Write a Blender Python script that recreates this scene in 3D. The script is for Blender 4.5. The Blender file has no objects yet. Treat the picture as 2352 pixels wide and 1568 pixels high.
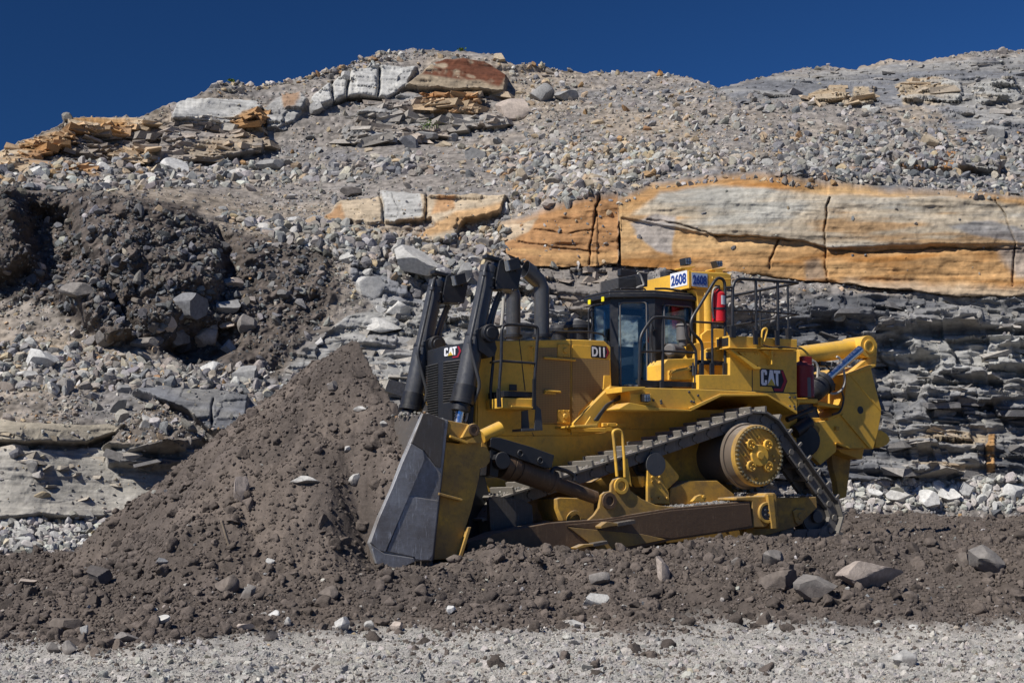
import bpy, bmesh, math, random
import numpy as np
from mathutils import Vector, Matrix
random.seed(7); RS = np.random.RandomState(11)
S = bpy.context.scene
C = S.collection
PI = math.pi

# ------------------------------------------------------------------ camera, sky, sun, exposure
CAMH = 1.5
F_P = 2352 * 55 / 36.0              # focal length in units of a 2352 px wide survey picture
PITCH = math.atan((1190 - 784) / F_P)
cam_d = bpy.data.cameras.new('camera'); cam = bpy.data.objects.new('camera', cam_d); C.objects.link(cam)
cam_d.lens = 55; cam_d.sensor_width = 36; cam_d.clip_start = 0.1; cam_d.clip_end = 3000
cam.location = (0, 0, CAMH); cam.rotation_euler = (PI / 2 + PITCH, 0, 0)
S.camera = cam

SUN_EL = math.radians(47)
SUN_H = np.array([-0.765, -0.645]); SUN_H /= np.linalg.norm(SUN_H)
sun_vec = Vector((SUN_H[0] * math.cos(SUN_EL), SUN_H[1] * math.cos(SUN_EL), math.sin(SUN_EL)))
W = bpy.data.worlds.new("World"); S.world = W; W.use_nodes = True
nt = W.node_tree; bg = nt.nodes['Background']
sky = nt.nodes.new('ShaderNodeTexSky'); sky.sky_type = 'NISHITA'; sky.sun_disc = False
sky.sun_elevation = SUN_EL
sky.sun_rotation = math.atan2(SUN_H[0], SUN_H[1])
sky.altitude = 1500; sky.air_density = 1.0; sky.dust_density = 0.0; sky.ozone_density = 10.0
# polarising filter: the sky darkens towards ninety degrees from the sun
tcw = nt.nodes.new('ShaderNodeTexCoord'); dt = nt.nodes.new('ShaderNodeVectorMath'); dt.operation = 'DOT_PRODUCT'
dt.inputs[1].default_value = sun_vec; nt.links.new(tcw.outputs['Generated'], dt.inputs[0])
sq = nt.nodes.new('ShaderNodeMath'); sq.operation = 'MULTIPLY'; nt.links.new(dt.outputs['Value'], sq.inputs[0]); nt.links.new(dt.outputs['Value'], sq.inputs[1])
mr = nt.nodes.new('ShaderNodeMapRange'); nt.links.new(sq.outputs[0], mr.inputs[0])
mr.inputs[1].default_value = 0.0; mr.inputs[2].default_value = 0.22; mr.inputs[3].default_value = 0.62; mr.inputs[4].default_value = 1.2
fl = nt.nodes.new('ShaderNodeMix'); fl.data_type = 'RGBA'; fl.blend_type = 'MULTIPLY'; fl.inputs[0].default_value = 1; fl.inputs[7].default_value = (0.36, 0.68, 1.0, 1)
nt.links.new(sky.outputs[0], fl.inputs[6])
f2_ = nt.nodes.new('ShaderNodeVectorMath'); f2_.operation = 'SCALE'; nt.links.new(fl.outputs[2], f2_.inputs[0]); nt.links.new(mr.outputs[0], f2_.inputs[3])
nt.links.new(f2_.outputs[0], bg.inputs[0]); bg.inputs[1].default_value = 0.055
sd = bpy.data.lights.new('sun', 'SUN'); sd.energy = 5.0; sd.angle = math.radians(0.5); sd.color = (1, 0.95, 0.87)
so = bpy.data.objects.new('sun', sd); C.objects.link(so)
so.rotation_euler = sun_vec.to_track_quat('Z', 'Y').to_euler(); so.location = (-30, -30, 40)
S.view_settings.view_transform = 'Standard'; S.view_settings.look = 'None'
S.view_settings.exposure = 0.1; S.view_settings.gamma = 1; S.view_settings.use_curve_mapping = False
S.cycles.max_bounces = 6; S.cycles.glossy_bounces = 3; S.cycles.transmission_bounces = 6

def rays(px, py):
    px = np.asarray(px, float); py = np.asarray(py, float)
    a = (px - 1176) / F_P; b = (784 - py) / F_P
    c, s = math.cos(PITCH), math.sin(PITCH)
    return np.stack([a, c - b * s, s + b * c], -1)
def at_y(px, py, Y):
    d = rays(px, py); t = np.asarray(Y) / d[..., 1]
    p = d * t[..., None]; p[..., 2] += CAMH
    return p
def proj(p):
    p = np.asarray(p, float); x = p[..., 0]; y = p[..., 1]; z = p[..., 2] - CAMH
    c, s = math.cos(PITCH), math.sin(PITCH)
    d = y * c + z * s; u = -y * s + z * c
    return 1176 + F_P * x / d, 784 - F_P * u / d

# ------------------------------------------------------------------ numpy noise
def _h(ix, iy, iz, seed):
    n = (ix.astype(np.int64) * 73856093) ^ (iy.astype(np.int64) * 19349663) ^ (iz.astype(np.int64) * 83492791) ^ (seed * 2654435761)
    n = (n ^ (n >> 13)) * 1274126177 & 0x7fffffff
    n = (n ^ (n >> 16)) * 668265263 & 0x7fffffff
    return ((n >> 7) & 0xffff) / 65535.0
def vnoise(x, y, z=None, seed=0):
    if z is None: z = np.zeros_like(x)
    fx, fy, fz = np.floor(x), np.floor(y), np.floor(z)
    tx, ty, tz = x - fx, y - fy, z - fz
    tx = tx * tx * (3 - 2 * tx); ty = ty * ty * (3 - 2 * ty); tz = tz * tz * (3 - 2 * tz)
    ix, iy, iz = fx.astype(np.int64), fy.astype(np.int64), fz.astype(np.int64)
    r = 0
    for a in (0, 1):
        for b in (0, 1):
            for c in (0, 1):
                w = (tx if a else 1 - tx) * (ty if b else 1 - ty) * (tz if c else 1 - tz)
                r = r + w * _h(ix + a, iy + b, iz + c, seed)
    return r * 2 - 1
def fbm(x, y, z=None, o=4, seed=0, g=0.5, ridged=False):
    r = 0; a = 1; t = 0
    for i in range(o):
        n = vnoise(x * 2.03 ** i + 7.3 * i, y * 2.03 ** i, None if z is None else z * 2.03 ** i, seed + i)
        if ridged: n = 1 - 2 * np.abs(n)
        r = r + a * n; t += a; a *= g
    return r / t
def sstep(a, b, x):
    t = np.clip((x - a) / (b - a), 0, 1); return t * t * (3 - 2 * t)
def inpoly(px, py, poly):
    r = np.zeros(px.shape, bool); n = len(poly)
    for i in range(n):
        x0, y0 = poly[i]; x1, y1 = poly[(i + 1) % n]
        if y0 == y1: continue
        c = ((y0 > py) != (y1 > py)) & (px < (x1 - x0) * (py - y0) / (y1 - y0) + x0)
        r ^= c
    return r
def dpoly(px, py, pts, closed=False):
    r = np.full(px.shape, 1e9); n = len(pts)
    for i in range(n if closed else n - 1):
        x0, y0 = pts[i]; x1, y1 = pts[(i + 1) % n]
        dx, dy = x1 - x0, y1 - y0
        t = np.clip(((px - x0) * dx + (py - y0) * dy) / (dx * dx + dy * dy + 1e-9), 0, 1)
        r = np.minimum(r, (px - x0 - t * dx) ** 2 + (py - y0 - t * dy) ** 2)
    return np.sqrt(r)

# ------------------------------------------------------------------ tagging
def tag(o, label=None, cat=None, group=None, kind=None):
    if label: o['label'] = label
    if cat: o['category'] = cat
    if group: o['group'] = group
    if kind: o['kind'] = kind
    return o
def link_mesh(name, verts, faces, mat, parent=None, smooth=True, col=None):
    """verts (n,3) array, faces (m,k) int array"""
    me = bpy.data.meshes.new(name)
    faces = np.asarray(faces); n, k = faces.shape
    me.vertices.add(len(verts)); me.vertices.foreach_set('co', np.asarray(verts, np.float32).ravel())
    me.loops.add(n * k); me.loops.foreach_set('vertex_index', faces.astype(np.int32).ravel())
    me.polygons.add(n); me.polygons.foreach_set('loop_start', np.arange(0, n * k, k, dtype=np.int32))
    me.polygons.foreach_set('use_smooth', np.full(n, smooth, bool))
    if col is not None:
        a = me.color_attributes.new('Col', 'FLOAT_COLOR', 'POINT')
        a.data.foreach_set('color', np.concatenate([col, np.ones((len(col), 1))], 1).astype(np.float32).ravel())
    me.update(calc_edges=True); me.validate()
    me.materials.append(mat)
    o = bpy.data.objects.new(name, me); C.objects.link(o)
    if parent: o.parent = parent
    return o

# ------------------------------------------------------------------ materials
class NT:
    def __init__(s, name):
        s.m = bpy.data.materials.new(name); s.m.use_nodes = True
        s.t = s.m.node_tree; s.b = s.t.nodes['Principled BSDF']
        s.tc = s.t.nodes.new('ShaderNodeTexCoord')
    def n(s, t, **k):
        o = s.t.nodes.new(t)
        for a, b in k.items(): setattr(o, a, b)
        return o
    def l(s, a, b): s.t.links.new(a, b)
    def noise(s, scale, detail=4, rough=0.55, vec=None, dist=0.0):
        o = s.n('ShaderNodeTexNoise'); o.inputs['Scale'].default_value = scale
        o.inputs['Detail'].default_value = detail; o.inputs['Roughness'].default_value = rough
        o.inputs['Distortion'].default_value = dist
        s.l(vec if vec is not None else s.tc.outputs['Object'], o.inputs['Vector']); return o.outputs['Fac']
    def ramp(s, f, *st):
        o = s.n('ShaderNodeValToRGB'); e = o.color_ramp.elements
        while len(e) < len(st): e.new(0.5)
        for i, (p, c) in enumerate(st):
            e[i].position = p; e[i].color = (*c, 1) if isinstance(c, tuple) else (c, c, c, 1)
        s.l(f, o.inputs[0]); return o.outputs[0]
    def mix(s, f, a, b, mode='MIX'):
        o = s.n('ShaderNodeMix', data_type='RGBA', blend_type=mode)
        for v, i in ((f, 0), (a, 6), (b, 7)):
            if isinstance(v, (int, float)): o.inputs[i].default_value = v if i == 0 else (v, v, v, 1)
            elif isinstance(v, tuple): o.inputs[i].default_value = (*v, 1)
            else: s.l(v, o.inputs[i])
        return o.outputs[2]
    def bump(s, h, strength=0.5, dist=0.02):
        o = s.n('ShaderNodeBump'); o.inputs['Strength'].default_value = strength
        o.inputs['Distance'].default_value = dist; s.l(h, o.inputs['Height']); s.l(o.outputs[0], s.b.inputs['Normal'])
    def mapping(s, sc):
        o = s.n('ShaderNodeMapping'); o.inputs['Scale'].default_value = sc
        s.l(s.tc.outputs['Object'], o.inputs[0]); return o.outputs[0]

def paint(name, col, rough=0.4, dirt=0.3, dcol=(0.16, 0.12, 0.085), metal=0.0, scratch=0.0, scol=(0.45, 0.43, 0.4), bumpy=0.0, updust=0.5, low=0.0):
    m = NT(name); b = m.b
    f1 = m.noise(1.7, 6, 0.65); f2 = m.noise(14, 5, 0.7)
    mask = m.ramp(f1, (0.55 - dirt * 0.35, 0.0), (0.78 - dirt * 0.2, dirt))
    c = m.mix(mask, col, dcol)
    m2 = m.ramp(f2, (0.5, 0.0), (0.8, dirt * 0.7)); c = m.mix(m2, c, tuple(0.6 * x + 0.02 for x in dcol))
    geo = m.n('ShaderNodeNewGeometry'); sep = m.n('ShaderNodeSeparateXYZ'); m.l(geo.outputs['Normal'], sep.inputs[0])
    up = m.ramp(sep.outputs[2], (0.55, 0.0), (0.95, updust)); upn = m.mix(1.0, up, m.ramp(f2, (0.35, 0.1), (0.6, 1.0)), 'MULTIPLY')
    c = m.mix(upn, c, (0.33, 0.30, 0.265))
    if scratch:
        f3 = m.noise(3, 8, 0.75, m.mapping((9, 9, 1.2)), 0.4)
        f4 = m.noise(5, 8, 0.8, m.mapping((1.5, 1.5, 14)), 0.4)
        c = m.mix(m.ramp(f3, (0.56, 0.0), (0.70, scratch)), c, scol)
        c = m.mix(m.ramp(f4, (0.56, 0.0), (0.72, scratch * 0.8)), c, tuple(x * 0.8 for x in scol))
    if low:   # mud thrown up on the lower parts of the machine, in blotches
        so_ = m.n('ShaderNodeSeparateXYZ'); m.l(m.tc.outputs['Object'], so_.inputs[0])
        mr_ = m.n('ShaderNodeMapRange'); m.l(so_.outputs[2], mr_.inputs[0]); mr_.inputs[1].default_value = 0.1; mr_.inputs[2].default_value = 2.6; mr_.inputs[3].default_value = 0.20; mr_.inputs[4].default_value = -0.12
        f5 = m.noise(2.6, 8, 0.72, None, 0.3); ad = m.n('ShaderNodeMath', operation='ADD'); m.l(mr_.outputs[0], ad.inputs[0]); m.l(f5, ad.inputs[1])
        c = m.mix(m.ramp(ad.outputs[0], (0.54, 0.0), (0.70, low)), c, (0.15, 0.11, 0.07))
    m.l(c, b.inputs['Base Color'])
    r = m.ramp(f2, (0.3, rough), (0.75, min(1, rough + 0.3))); m.l(r, b.inputs['Roughness'])
    b.inputs['Metallic'].default_value = metal
    if bumpy: m.bump(f2, bumpy, 0.01)
    return m.m
YEL = paint('yellow_paint', (0.84, 0.485, 0.055), 0.45, 0.42, (0.26, 0.165, 0.07), updust=0.45, low=0.5)
YELD = paint('dusty_yellow_paint', (0.74, 0.42, 0.05), 0.6, 0.75, (0.17, 0.115, 0.06), updust=0.9, scratch=0.4, scol=(0.07, 0.048, 0.033), low=0.42)
HUBD = paint('muddy_drum', (0.10, 0.08, 0.06), 0.7, 0.8, (0.16, 0.12, 0.09), updust=0.7, scratch=0.4, scol=(0.30, 0.19, 0.05))
BLK = paint('black_paint', (0.017, 0.018, 0.022), 0.3, 0.2, (0.09, 0.085, 0.08), updust=0.35)
BLKM = paint('grey_black_metal', (0.06, 0.063, 0.07), 0.24, 0.35, (0.12, 0.112, 0.105), metal=0.15, updust=0.4, scratch=0.35, scol=(0.19, 0.19, 0.19))
STEEL = paint('worn_blade_steel', (0.09, 0.082, 0.075), 0.5, 0.6, (0.13, 0.105, 0.085), metal=0.35, scratch=0.5, scol=(0.26, 0.27, 0.29), bumpy=0.25)
STEELB = paint('polished_blade_steel', (0.34, 0.35, 0.37), 0.42, 0.75, (0.13, 0.11, 0.095), metal=0.2, scratch=0.9, scol=(0.58, 0.60, 0.63), bumpy=0.3)
RUST = paint('worn_brown_steel', (0.10, 0.06, 0.034), 0.42, 0.6, (0.15, 0.09, 0.045), metal=0.1, scratch=0.75, scol=(0.27, 0.18, 0.10), bumpy=0.4)
TRACK = paint('track_steel', (0.15, 0.14, 0.125), 0.6, 0.7, (0.2, 0.18, 0.155), metal=0.1, scratch=0.6, scol=(0.34, 0.32, 0.29), bumpy=0.5, updust=1.0)
TRACKP = paint('polished_track_steel', (0.22, 0.21, 0.2), 0.45, 0.7, (0.26, 0.24, 0.21), metal=0.3, scratch=0.5, scol=(0.4, 0.38, 0.35), bumpy=0.5, updust=0.8)
MESHP = NT('perforated_panel')
_v = MESHP.n('ShaderNodeTexVoronoi'); _v.inputs['Scale'].default_value = 34
_v.inputs['Randomness'].default_value = 0.0
MESHP.l(MESHP.tc.outputs['Object'], _v.inputs['Vector'])
MESHP.l(MESHP.mix(MESHP.ramp(_v.outputs['Distance'], (0.28, 0.0), (0.42, 1.0)), (0.05, 0.033, 0.02), MESHP.mix(MESHP.noise(3, 5), (0.27, 0.17, 0.06), (0.38, 0.245, 0.095))), MESHP.b.inputs['Base Color'])
MESHP.b.inputs['Roughness'].default_value = 0.6; MESHP = MESHP.m
CHROME = paint('chrome_rod', (0.75, 0.77, 0.8), 0.12, 0.02, metal=1.0, updust=0.05)
RED = paint('red_enamel', (0.62, 0.012, 0.02), 0.35, 0.12, updust=0.2)
DRED = paint('dark_red_enamel', (0.22, 0.005, 0.008), 0.4, 0.2, updust=0.2)
WHITE = paint('white_plate', (0.78, 0.78, 0.8), 0.5, 0.08, updust=0.1)
BLUEW = paint('pale_blue_plate', (0.42, 0.52, 0.68), 0.5, 0.08, updust=0.1)
BLUE = paint('blue_lettering', (0.012, 0.05, 0.25), 0.5, 0.0, updust=0)
LOGOB = paint('logo_black', (0.01, 0.012, 0.02), 0.4, 0.0, updust=0)
LOGOR = paint('logo_red', (0.32, 0.012, 0.03), 0.4, 0.05, updust=0)
LOGOY = paint('logo_yellow', (0.55, 0.40, 0.05), 0.4, 0.05, updust=0)
GREY = paint('grey_plastic', (0.12, 0.12, 0.125), 0.5, 0.3, updust=0.3)
LENS = paint('lamp_lens', (0.42, 0.44, 0.46), 0.15, 0.1, metal=0.6, updust=0.1)
HOSEW = paint('pale_hose', (0.42, 0.40, 0.36), 0.6, 0.3, updust=0.3)
SEAT = paint('seat_cloth', (0.04, 0.06, 0.08), 0.8, 0.2, updust=0.1)
YREF = paint('yellow_reflector', (0.85, 0.75, 0.02), 0.3, 0.0, updust=0)
g = NT('tinted_glass'); g.b.inputs['Base Color'].default_value = (0.78, 0.91, 0.94, 1)
g.b.inputs['Roughness'].default_value = 0.03; g.b.inputs['Transmission Weight'].default_value = 1.0
g.b.inputs['IOR'].default_value = 1.45; GLASS = g.m

def earth(name, bump=0.6, bscale=9, rough=0.95, strata=False):
    """stone or soil: colour comes from the painted mineral colour of each vertex, broken up by fine grain"""
    m = NT(name); at = m.n('ShaderNodeAttribute', attribute_name='Col')
    f = m.noise(bscale, 8, 0.7); f2 = m.noise(bscale * 5, 4, 0.7); f3 = m.noise(0.7, 4, 0.6)
    c = m.mix(1.0, at.outputs['Color'], m.ramp(f, (0.25, 0.62), (0.75, 1.32)), 'MULTIPLY')
    c = m.mix(1.0, c, m.ramp(f3, (0.3, (0.88, 0.88, 0.9)), (0.7, (1.12, 1.1, 1.08))), 'MULTIPLY')
    h = m.mix(0.35, f, f2)
    if strata:
        vec = m.mapping((0.35, 0.35, 6.0)); s = m.noise(1.3, 9, 0.7, vec, 0.3)
        c = m.mix(1.0, c, m.ramp(s, (0.3, 0.72), (0.72, 1.22)), 'MULTIPLY'); h = m.mix(0.4, h, s)
    m.l(c, m.b.inputs['Base Color']); m.b.inputs['Roughness'].default_value = rough
    m.b.inputs['Specular IOR Level'].default_value = 0.25
    m.bump(h, bump, 0.08 if strata else 0.04); return m.m
M_CLIFF = earth('cliff_rock', 0.8, 4, strata=True)
M_SOIL = earth('soil', 0.8, 14)
M_ROCK = earth('loose_rock', 0.5, 12)
# ------------------------------------------------------------------ cliff
SKY = [(-400,480),(0,345),(60,318),(125,293),(155,272),(320,268),(350,255),(400,237),(450,222),(500,193),(540,190),(590,203),(640,195),(740,167),(830,142),(880,118),(960,113),(1060,118),(1150,130),(1180,145),(1330,165),(1400,168),(1510,165),(1600,182),(1650,203),(1700,187),(1850,157),(1900,152),(1960,160),(2040,137),(2100,142),(2180,130),(2240,118),(2352,114),(2720,80)]
DEP = {
 -400:[(1360,30),(1265,31),(1190,32),(1040,33),(1000,33.2),(900,35.5),(820,38),(760,40),(600,42),(450,44),(400,47),(370,53),(345,55),(250,57)],
 0:[(1360,30),(1265,31),(1190,32),(1040,33),(1000,33.2),(900,35.5),(820,38),(760,40),(600,42),(450,44),(400,47),(370,53),(345,55),(250,57)],
 300:[(1360,31),(1262,32),(1200,33),(1050,34),(930,35.5),(850,38),(800,39.5),(600,41.5),(470,43.5),(440,46),(400,54),(380,58),(260,60),(200,61)],
 650:[(1360,33),(1260,34),(1190,34.5),(1000,36),(900,37.5),(850,39.5),(700,41.5),(560,44),(520,46.5),(440,53),(390,58),(350,60),(210,64),(180,65)],
 1000:[(1360,36),(1200,37),(1100,38),(900,40),(780,41.5),(600,45.5),(560,47),(450,49),(400,53),(330,62),(230,65),(150,67),(110,69)],
 1400:[(1360,38),(1200,39),(900,41.5),(700,44.5),(615,46.5),(455,47.5),(420,50),(300,59),(200,67),(165,70)],
 1800:[(1360,39),(1170,40.5),(900,42.5),(690,45),(645,46),(415,47),(400,49),(300,57),(200,65),(150,69)],
 2352:[(1360,39.5),(1170,41),(900,43),(700,45),(680,45.5),(455,46.5),(440,48),(380,53),(300,57),(240,61),(120,66)],
 2720:[(1360,39.5),(1170,41),(900,43),(700,45),(680,45.5),(455,46.5),(440,48),(380,53),(300,57),(240,61),(80,66)]}
NCX = 1420; NCY = 560
gx = np.linspace(-400, 2720, NCX)
sky_y = np.interp(gx, *zip(*SKY)) + 5 * fbm(gx / 22, gx * 0, o=4, seed=5) + 2.5 * fbm(gx / 6, gx * 0, o=2, seed=9)
tt = np.linspace(0, 1, NCY)
PX = np.repeat(gx[None], NCY, 0); PY = 1340 + (sky_y[None] - 1340) * tt[:, None]
ks = sorted(DEP); cols = []
for k in ks:
    a = np.array(DEP[k][::-1], float); cols.append(np.interp(PY, a[:, 0], a[:, 1]))
cols = np.array(cols); kf = np.interp(gx, ks, range(len(ks))); k0 = np.clip(kf.astype(int), 0, len(ks) - 2); kt = kf - k0; kt = kt * kt * (3 - 2 * kt)
jj = np.arange(NCX)
D = cols[k0, :, jj].T * (1 - kt) + cols[k0 + 1, :, jj].T * kt
# wobble of the survey lines, so that benches have uneven edges
wx = PX + 14 * fbm(PX / 60, PY / 60, o=4, seed=21); wy = PY + 9 * fbm(PX / 50, PY / 50, o=4, seed=22)
P = at_y(PX, PY, D); X, Z = P[..., 0].copy(), P[..., 2].copy()

def soft(poly, e=5, w=1.0):
    px = PX + (wx - PX) * w; py = PY + (wy - PY) * w
    xs = [p[0] for p in poly]; ys = [p[1] for p in poly]
    s = (px > min(xs) - 3 * e) & (px < max(xs) + 3 * e) & (py > min(ys) - 3 * e) & (py < max(ys) + 3 * e)
    out = np.zeros(PX.shape)
    if not s.any(): return out
    a, b = px[s], py[s]; ins = inpoly(a, b, poly); d = dpoly(a, b, poly, True) * np.where(ins, 1, -1)
    out[s] = sstep(-e, e, d); return out
def line(pts, w, amp=1, warp=0.5):
    px = PX + (wx - PX) * warp; py = PY + (wy - PY) * warp
    return amp * np.exp(-(dpoly(px, py, pts) / w) ** 2)

disp = 0.5 * fbm(X / 5, Z / 4, o=3, seed=31)
n1 = fbm(X / 1.2, Z / 1.0, D / 3, o=4, seed=33); n2 = fbm(X / 0.3, Z / 0.28, o=3, seed=35); n3 = fbm(X / 6, Z / 3.5, o=4, seed=37)
n4 = fbm(X / 2.0, Z / 0.9, o=4, seed=39)
GB = np.array([0.235, 0.215, 0.195]); TAN = np.array([0.33, 0.275, 0.21]); SLATE = np.array([0.12, 0.125, 0.135]); PALE = np.array([0.44, 0.44, 0.42])
DARK = np.array([0.088, 0.074, 0.065]); OR = np.array([0.44, 0.262, 0.115]); ORD = np.array([0.33, 0.18, 0.08]); BEI = np.array([0.45, 0.37, 0.265])
GREY_R = np.array([0.245, 0.243, 0.235])
def mixc(c, t, m): return c * (1 - m[..., None]) + np.asarray(t) * m[..., None]
col = np.ones(PX.shape + (3,)) * GB
col = mixc(col, TAN * 0.95, sstep(-0.05, 0.3, n3) * 0.7); col = mixc(col, SLATE * 1.3, sstep(0.0, 0.5, n4) * 0.35)
rock = np.zeros(PX.shape)         # 1 where bedrock stands out
# --- rock bodies: polygon, base colour, how far it stands out (m), strata strength, edge softness
lay = fbm(X / 1.8, (Z + 0.06 * X) * 3.2, o=4, seed=51); lay2 = fbm(X / 4.0, (Z + 0.1 * X) * 1.6, o=4, seed=53)
bx = X / 0.95 + 0.6 * n1; bz = (Z + 0.05 * X) / 0.42 + 0.5 * n1
blk = _h(np.floor(bx).astype(int), np.floor(bz).astype(int), np.floor(bx * 0).astype(int), 61) * 2 - 1
bx2 = X / 0.4 + 0.8 * n1; bz2 = Z / 0.22 + 0.8 * n1
blk2 = _h(np.floor(bx2).astype(int), np.floor(bz2).astype(int), np.floor(bx * 0).astype(int), 63) * 2 - 1
def body(poly, c, out, strata=0.2, block=0.1, e=4, c2=None, w=1.0):
    global disp, col, rock
    m = soft(poly, e, w); rock = np.maximum(rock, m)
    cc = np.ones(PX.shape + (3,)) * c
    if c2 is not None: cc = mixc(cc, c2, sstep(-0.15, 0.25, lay2 + 0.4 * n1))
    cc = cc * (1 + 0.35 * lay[..., None] * min(1, strata * 4))
    col = mixc(col, cc, m)
    disp = disp + m * (out * 0.72 + strata * np.tanh(3 * lay) + block * blk + block * 0.4 * blk2)
# grey bedrock of the lower wall on the right, behind and right of the machine
body([(1840,690),(2000,690),(2720,700),(2720,1110),(1950,1110),(1700,1120),(1700,800)], GREY_R, 0.2, 0.32, 0.25, 8, SLATE * 0.95)
body([(1950,770),(2060,765),(2200,775),(2720,780),(2720,850),(2500,860),(2352,850),(2240,870),(2120,850),(2000,815)], PALE * 0.78, 0.5, 0.12, 0.08, 4, GREY_R * 1.3)
body([(2180,810),(2260,800),(2352,790),(2720,790),(2720,835),(2280,842),(2210,835)], PALE * 0.9, 0.5, 0.1, 0.1, 3)
body([(2060,880),(2180,860),(2352,865),(2720,860),(2720,920),(2352,925),(2140,930)], GREY_R * 1.1, 0.35, 0.25, 0.15, 4, SLATE)
body([(2085,1000),(2180,990),(2265,1000),(2262,1075),(2200,1090),(2100,1065)], BEI * 0.85, 0.25, 0.15, 0.15, 4, GREY_R * 1.1)
body([(2268,1000),(2285,1000),(2290,1080),(2270,1085)], OR, 0.3, 0.1, 0.1, 2)
disp -= soft([(2000,790),(2070,770),(2150,830),(2120,900),(2060,960),(1990,930)], 14) * 1.0
# the big ochre sandstone ledge
LED = [(1420,470),(1500,430),(1700,406),(1850,423),(1970,440),(2150,445),(2352,460),(2720,470),(2720,700),(2352,682),(2200,682),(1950,655),(1800,640),(1650,630),(1425,612)]
ABV = soft([(1150,520),(1370,400),(1500,372),(1700,350),(1850,365),(2150,390),(2352,405),(2720,415),(2720,560),(1950,540),(1425,530),(1165,545)], 30)
disp += 1.1 * ABV
LB = [(1150,520),(1240,495),(1375,458),(1420,455),(1420,610),(1350,615),(1220,612),(1165,585)]
disp += 0.8 * soft([(1165,590),(1425,600),(1650,620),(1950,640),(2352,670),(2720,670),(2720,770),(1950,750),(1500,720),(1165,680)], 26)
lm_ = np.maximum(soft(LED, 1.6, 0.4), soft(LB, 1.6, 0.5))
# each jointed block of the ledge keeps its own nearly flat face
face = 1.55 + 0.10 * fbm(X / 2.5, Z / 1.2, o=3, seed=73) + 0.05 * np.tanh(4 * fbm(X / 3.0, (Z + 0.02 * X) * 3.0, o=4, seed=75)) + 0.02 * n2
face = face + 0.10 * (wx > 1900) - 0.25 * (PX < 1420) + 0.12 * (PX < 1372)
face = face - 0.2 * np.tanh((PY - np.interp(PX, [1430, 1640, 1800, 1905, 2200, 2352, 2720], [500, 541, 549, 570, 562, 560, 570])) / 2.0) * (PX > 1425) * 0.4
disp = disp * (1 - lm_) + face * lm_
body(LED, OR, 0.0, 0.0, 0.0, 1.8, OR * 0.85, 0.45)
UP = soft([(1430,505),(1520,440),(1640,425),(1990,448),(2160,447),(2352,470),(2720,480),(2720,570),(2352,560),(2200,562),(1905,568),(1800,550),(1640,541)], 7, 0.7)
st = fbm(X / 3.5, (Z - 0.02 * X) * 2.2, o=5, seed=71)
col = mixc(col, np.array([0.40, 0.345, 0.26]), UP * 0.95); col = mixc(col, np.array([0.36, 0.35, 0.31]), UP * sstep(-0.1, 0.3, st)); col = mixc(col, OR * 0.85, UP * sstep(0.12, 0.42, -st) * 0.8)
lowm = soft(LED, 3, 0.45) * (1 - UP)
col = mixc(col, np.array([0.36, 0.17, 0.05]), lowm * sstep(0.05, 0.4, st)); col = mixc(col, np.array([0.50, 0.33, 0.16]), lowm * sstep(0.0, 0.35, -st) * 0.9)
col = mixc(col, np.array([0.42, 0.36, 0.27]), soft([(1840,690),(1950,640),(2200,655),(2352,662),(2720,670),(2720,690)], 12) * lowm * 0.7)
GP = soft([(1445,510),(1500,493),(1555,500),(1545,590),(1500,575),(1450,540)], 5); col = mixc(col, np.array([0.33, 0.31, 0.29]), GP * 0.9)
GP = soft([(2290,570),(2352,560),(2720,565),(2720,640),(2330,640)], 8); col = mixc(col, np.array([0.33, 0.33, 0.32]), GP * 0.6)
col = mixc(col, SLATE * 1.6, soft([(2180,520),(2260,510),(2352,525),(2720,530),(2720,560),(2352,556),(2250,545)], 4) * 0.75)
col = mixc(col, GB * 0.8, soft([(1850,600),(1885,590),(1900,640),(1850,640)], 8) * 0.6)
disp += 0.05 * lowm * st + soft([(1640,541),(1800,550),(1905,568),(2200,562),(2200,580),(1905,588),(1640,560)], 5) * -0.10
body([(1420,455),(1375,458),(1240,495),(1150,520),(1165,585),(1220,612),(1350,615),(1418,608)], ORD * 1.1, 0.0, 0.08, 0.0, 2, OR * 1.05, 0.6)
col = mixc(col, BEI, soft([(1150,520),(1240,497),(1215,535),(1165,560)], 5) * 0.9)
for pts, w_, a_ in (([(1905,450),(1898,500),(1899,570),(1897,612),(1900,650)], 2.6, 0.55), ([(1790,552),(1780,585),(1768,618)], 2.2, 0.45),
    ([(1640,542),(1720,541),(1800,549),(1905,571),(2000,580),(2150,570),(2340,572)], 2.6, 0.35), ([(1376,458),(1366,520),(1355,608)], 3.5, 0.7),
    ([(2285,460),(2310,500),(2325,560),(2322,655)], 3, 0.45), ([(1480,505),(1560,516),(1640,541)], 2.4, 0.3), ([(1230,528),(1300,535),(1370,528)], 2.2, 0.25), ([(1190,560),(1360,578)], 2, 0.25),
    ([(1650,632),(1800,642),(1950,658),(2200,684),(2352,686),(2600,690)], 5, 0.4)):
    big = 1.0 if w_ >= 5 else 0.55; L = line(pts, max(1.7, w_ * big * .9), warp=0.9) * (0.55 + 0.45 * sstep(-.3, .2, n1)); disp -= a_ * big * L; col = mixc(col, np.array([0.16, 0.10, 0.06]), np.clip(L, 0, 1) * 0.5)
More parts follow.
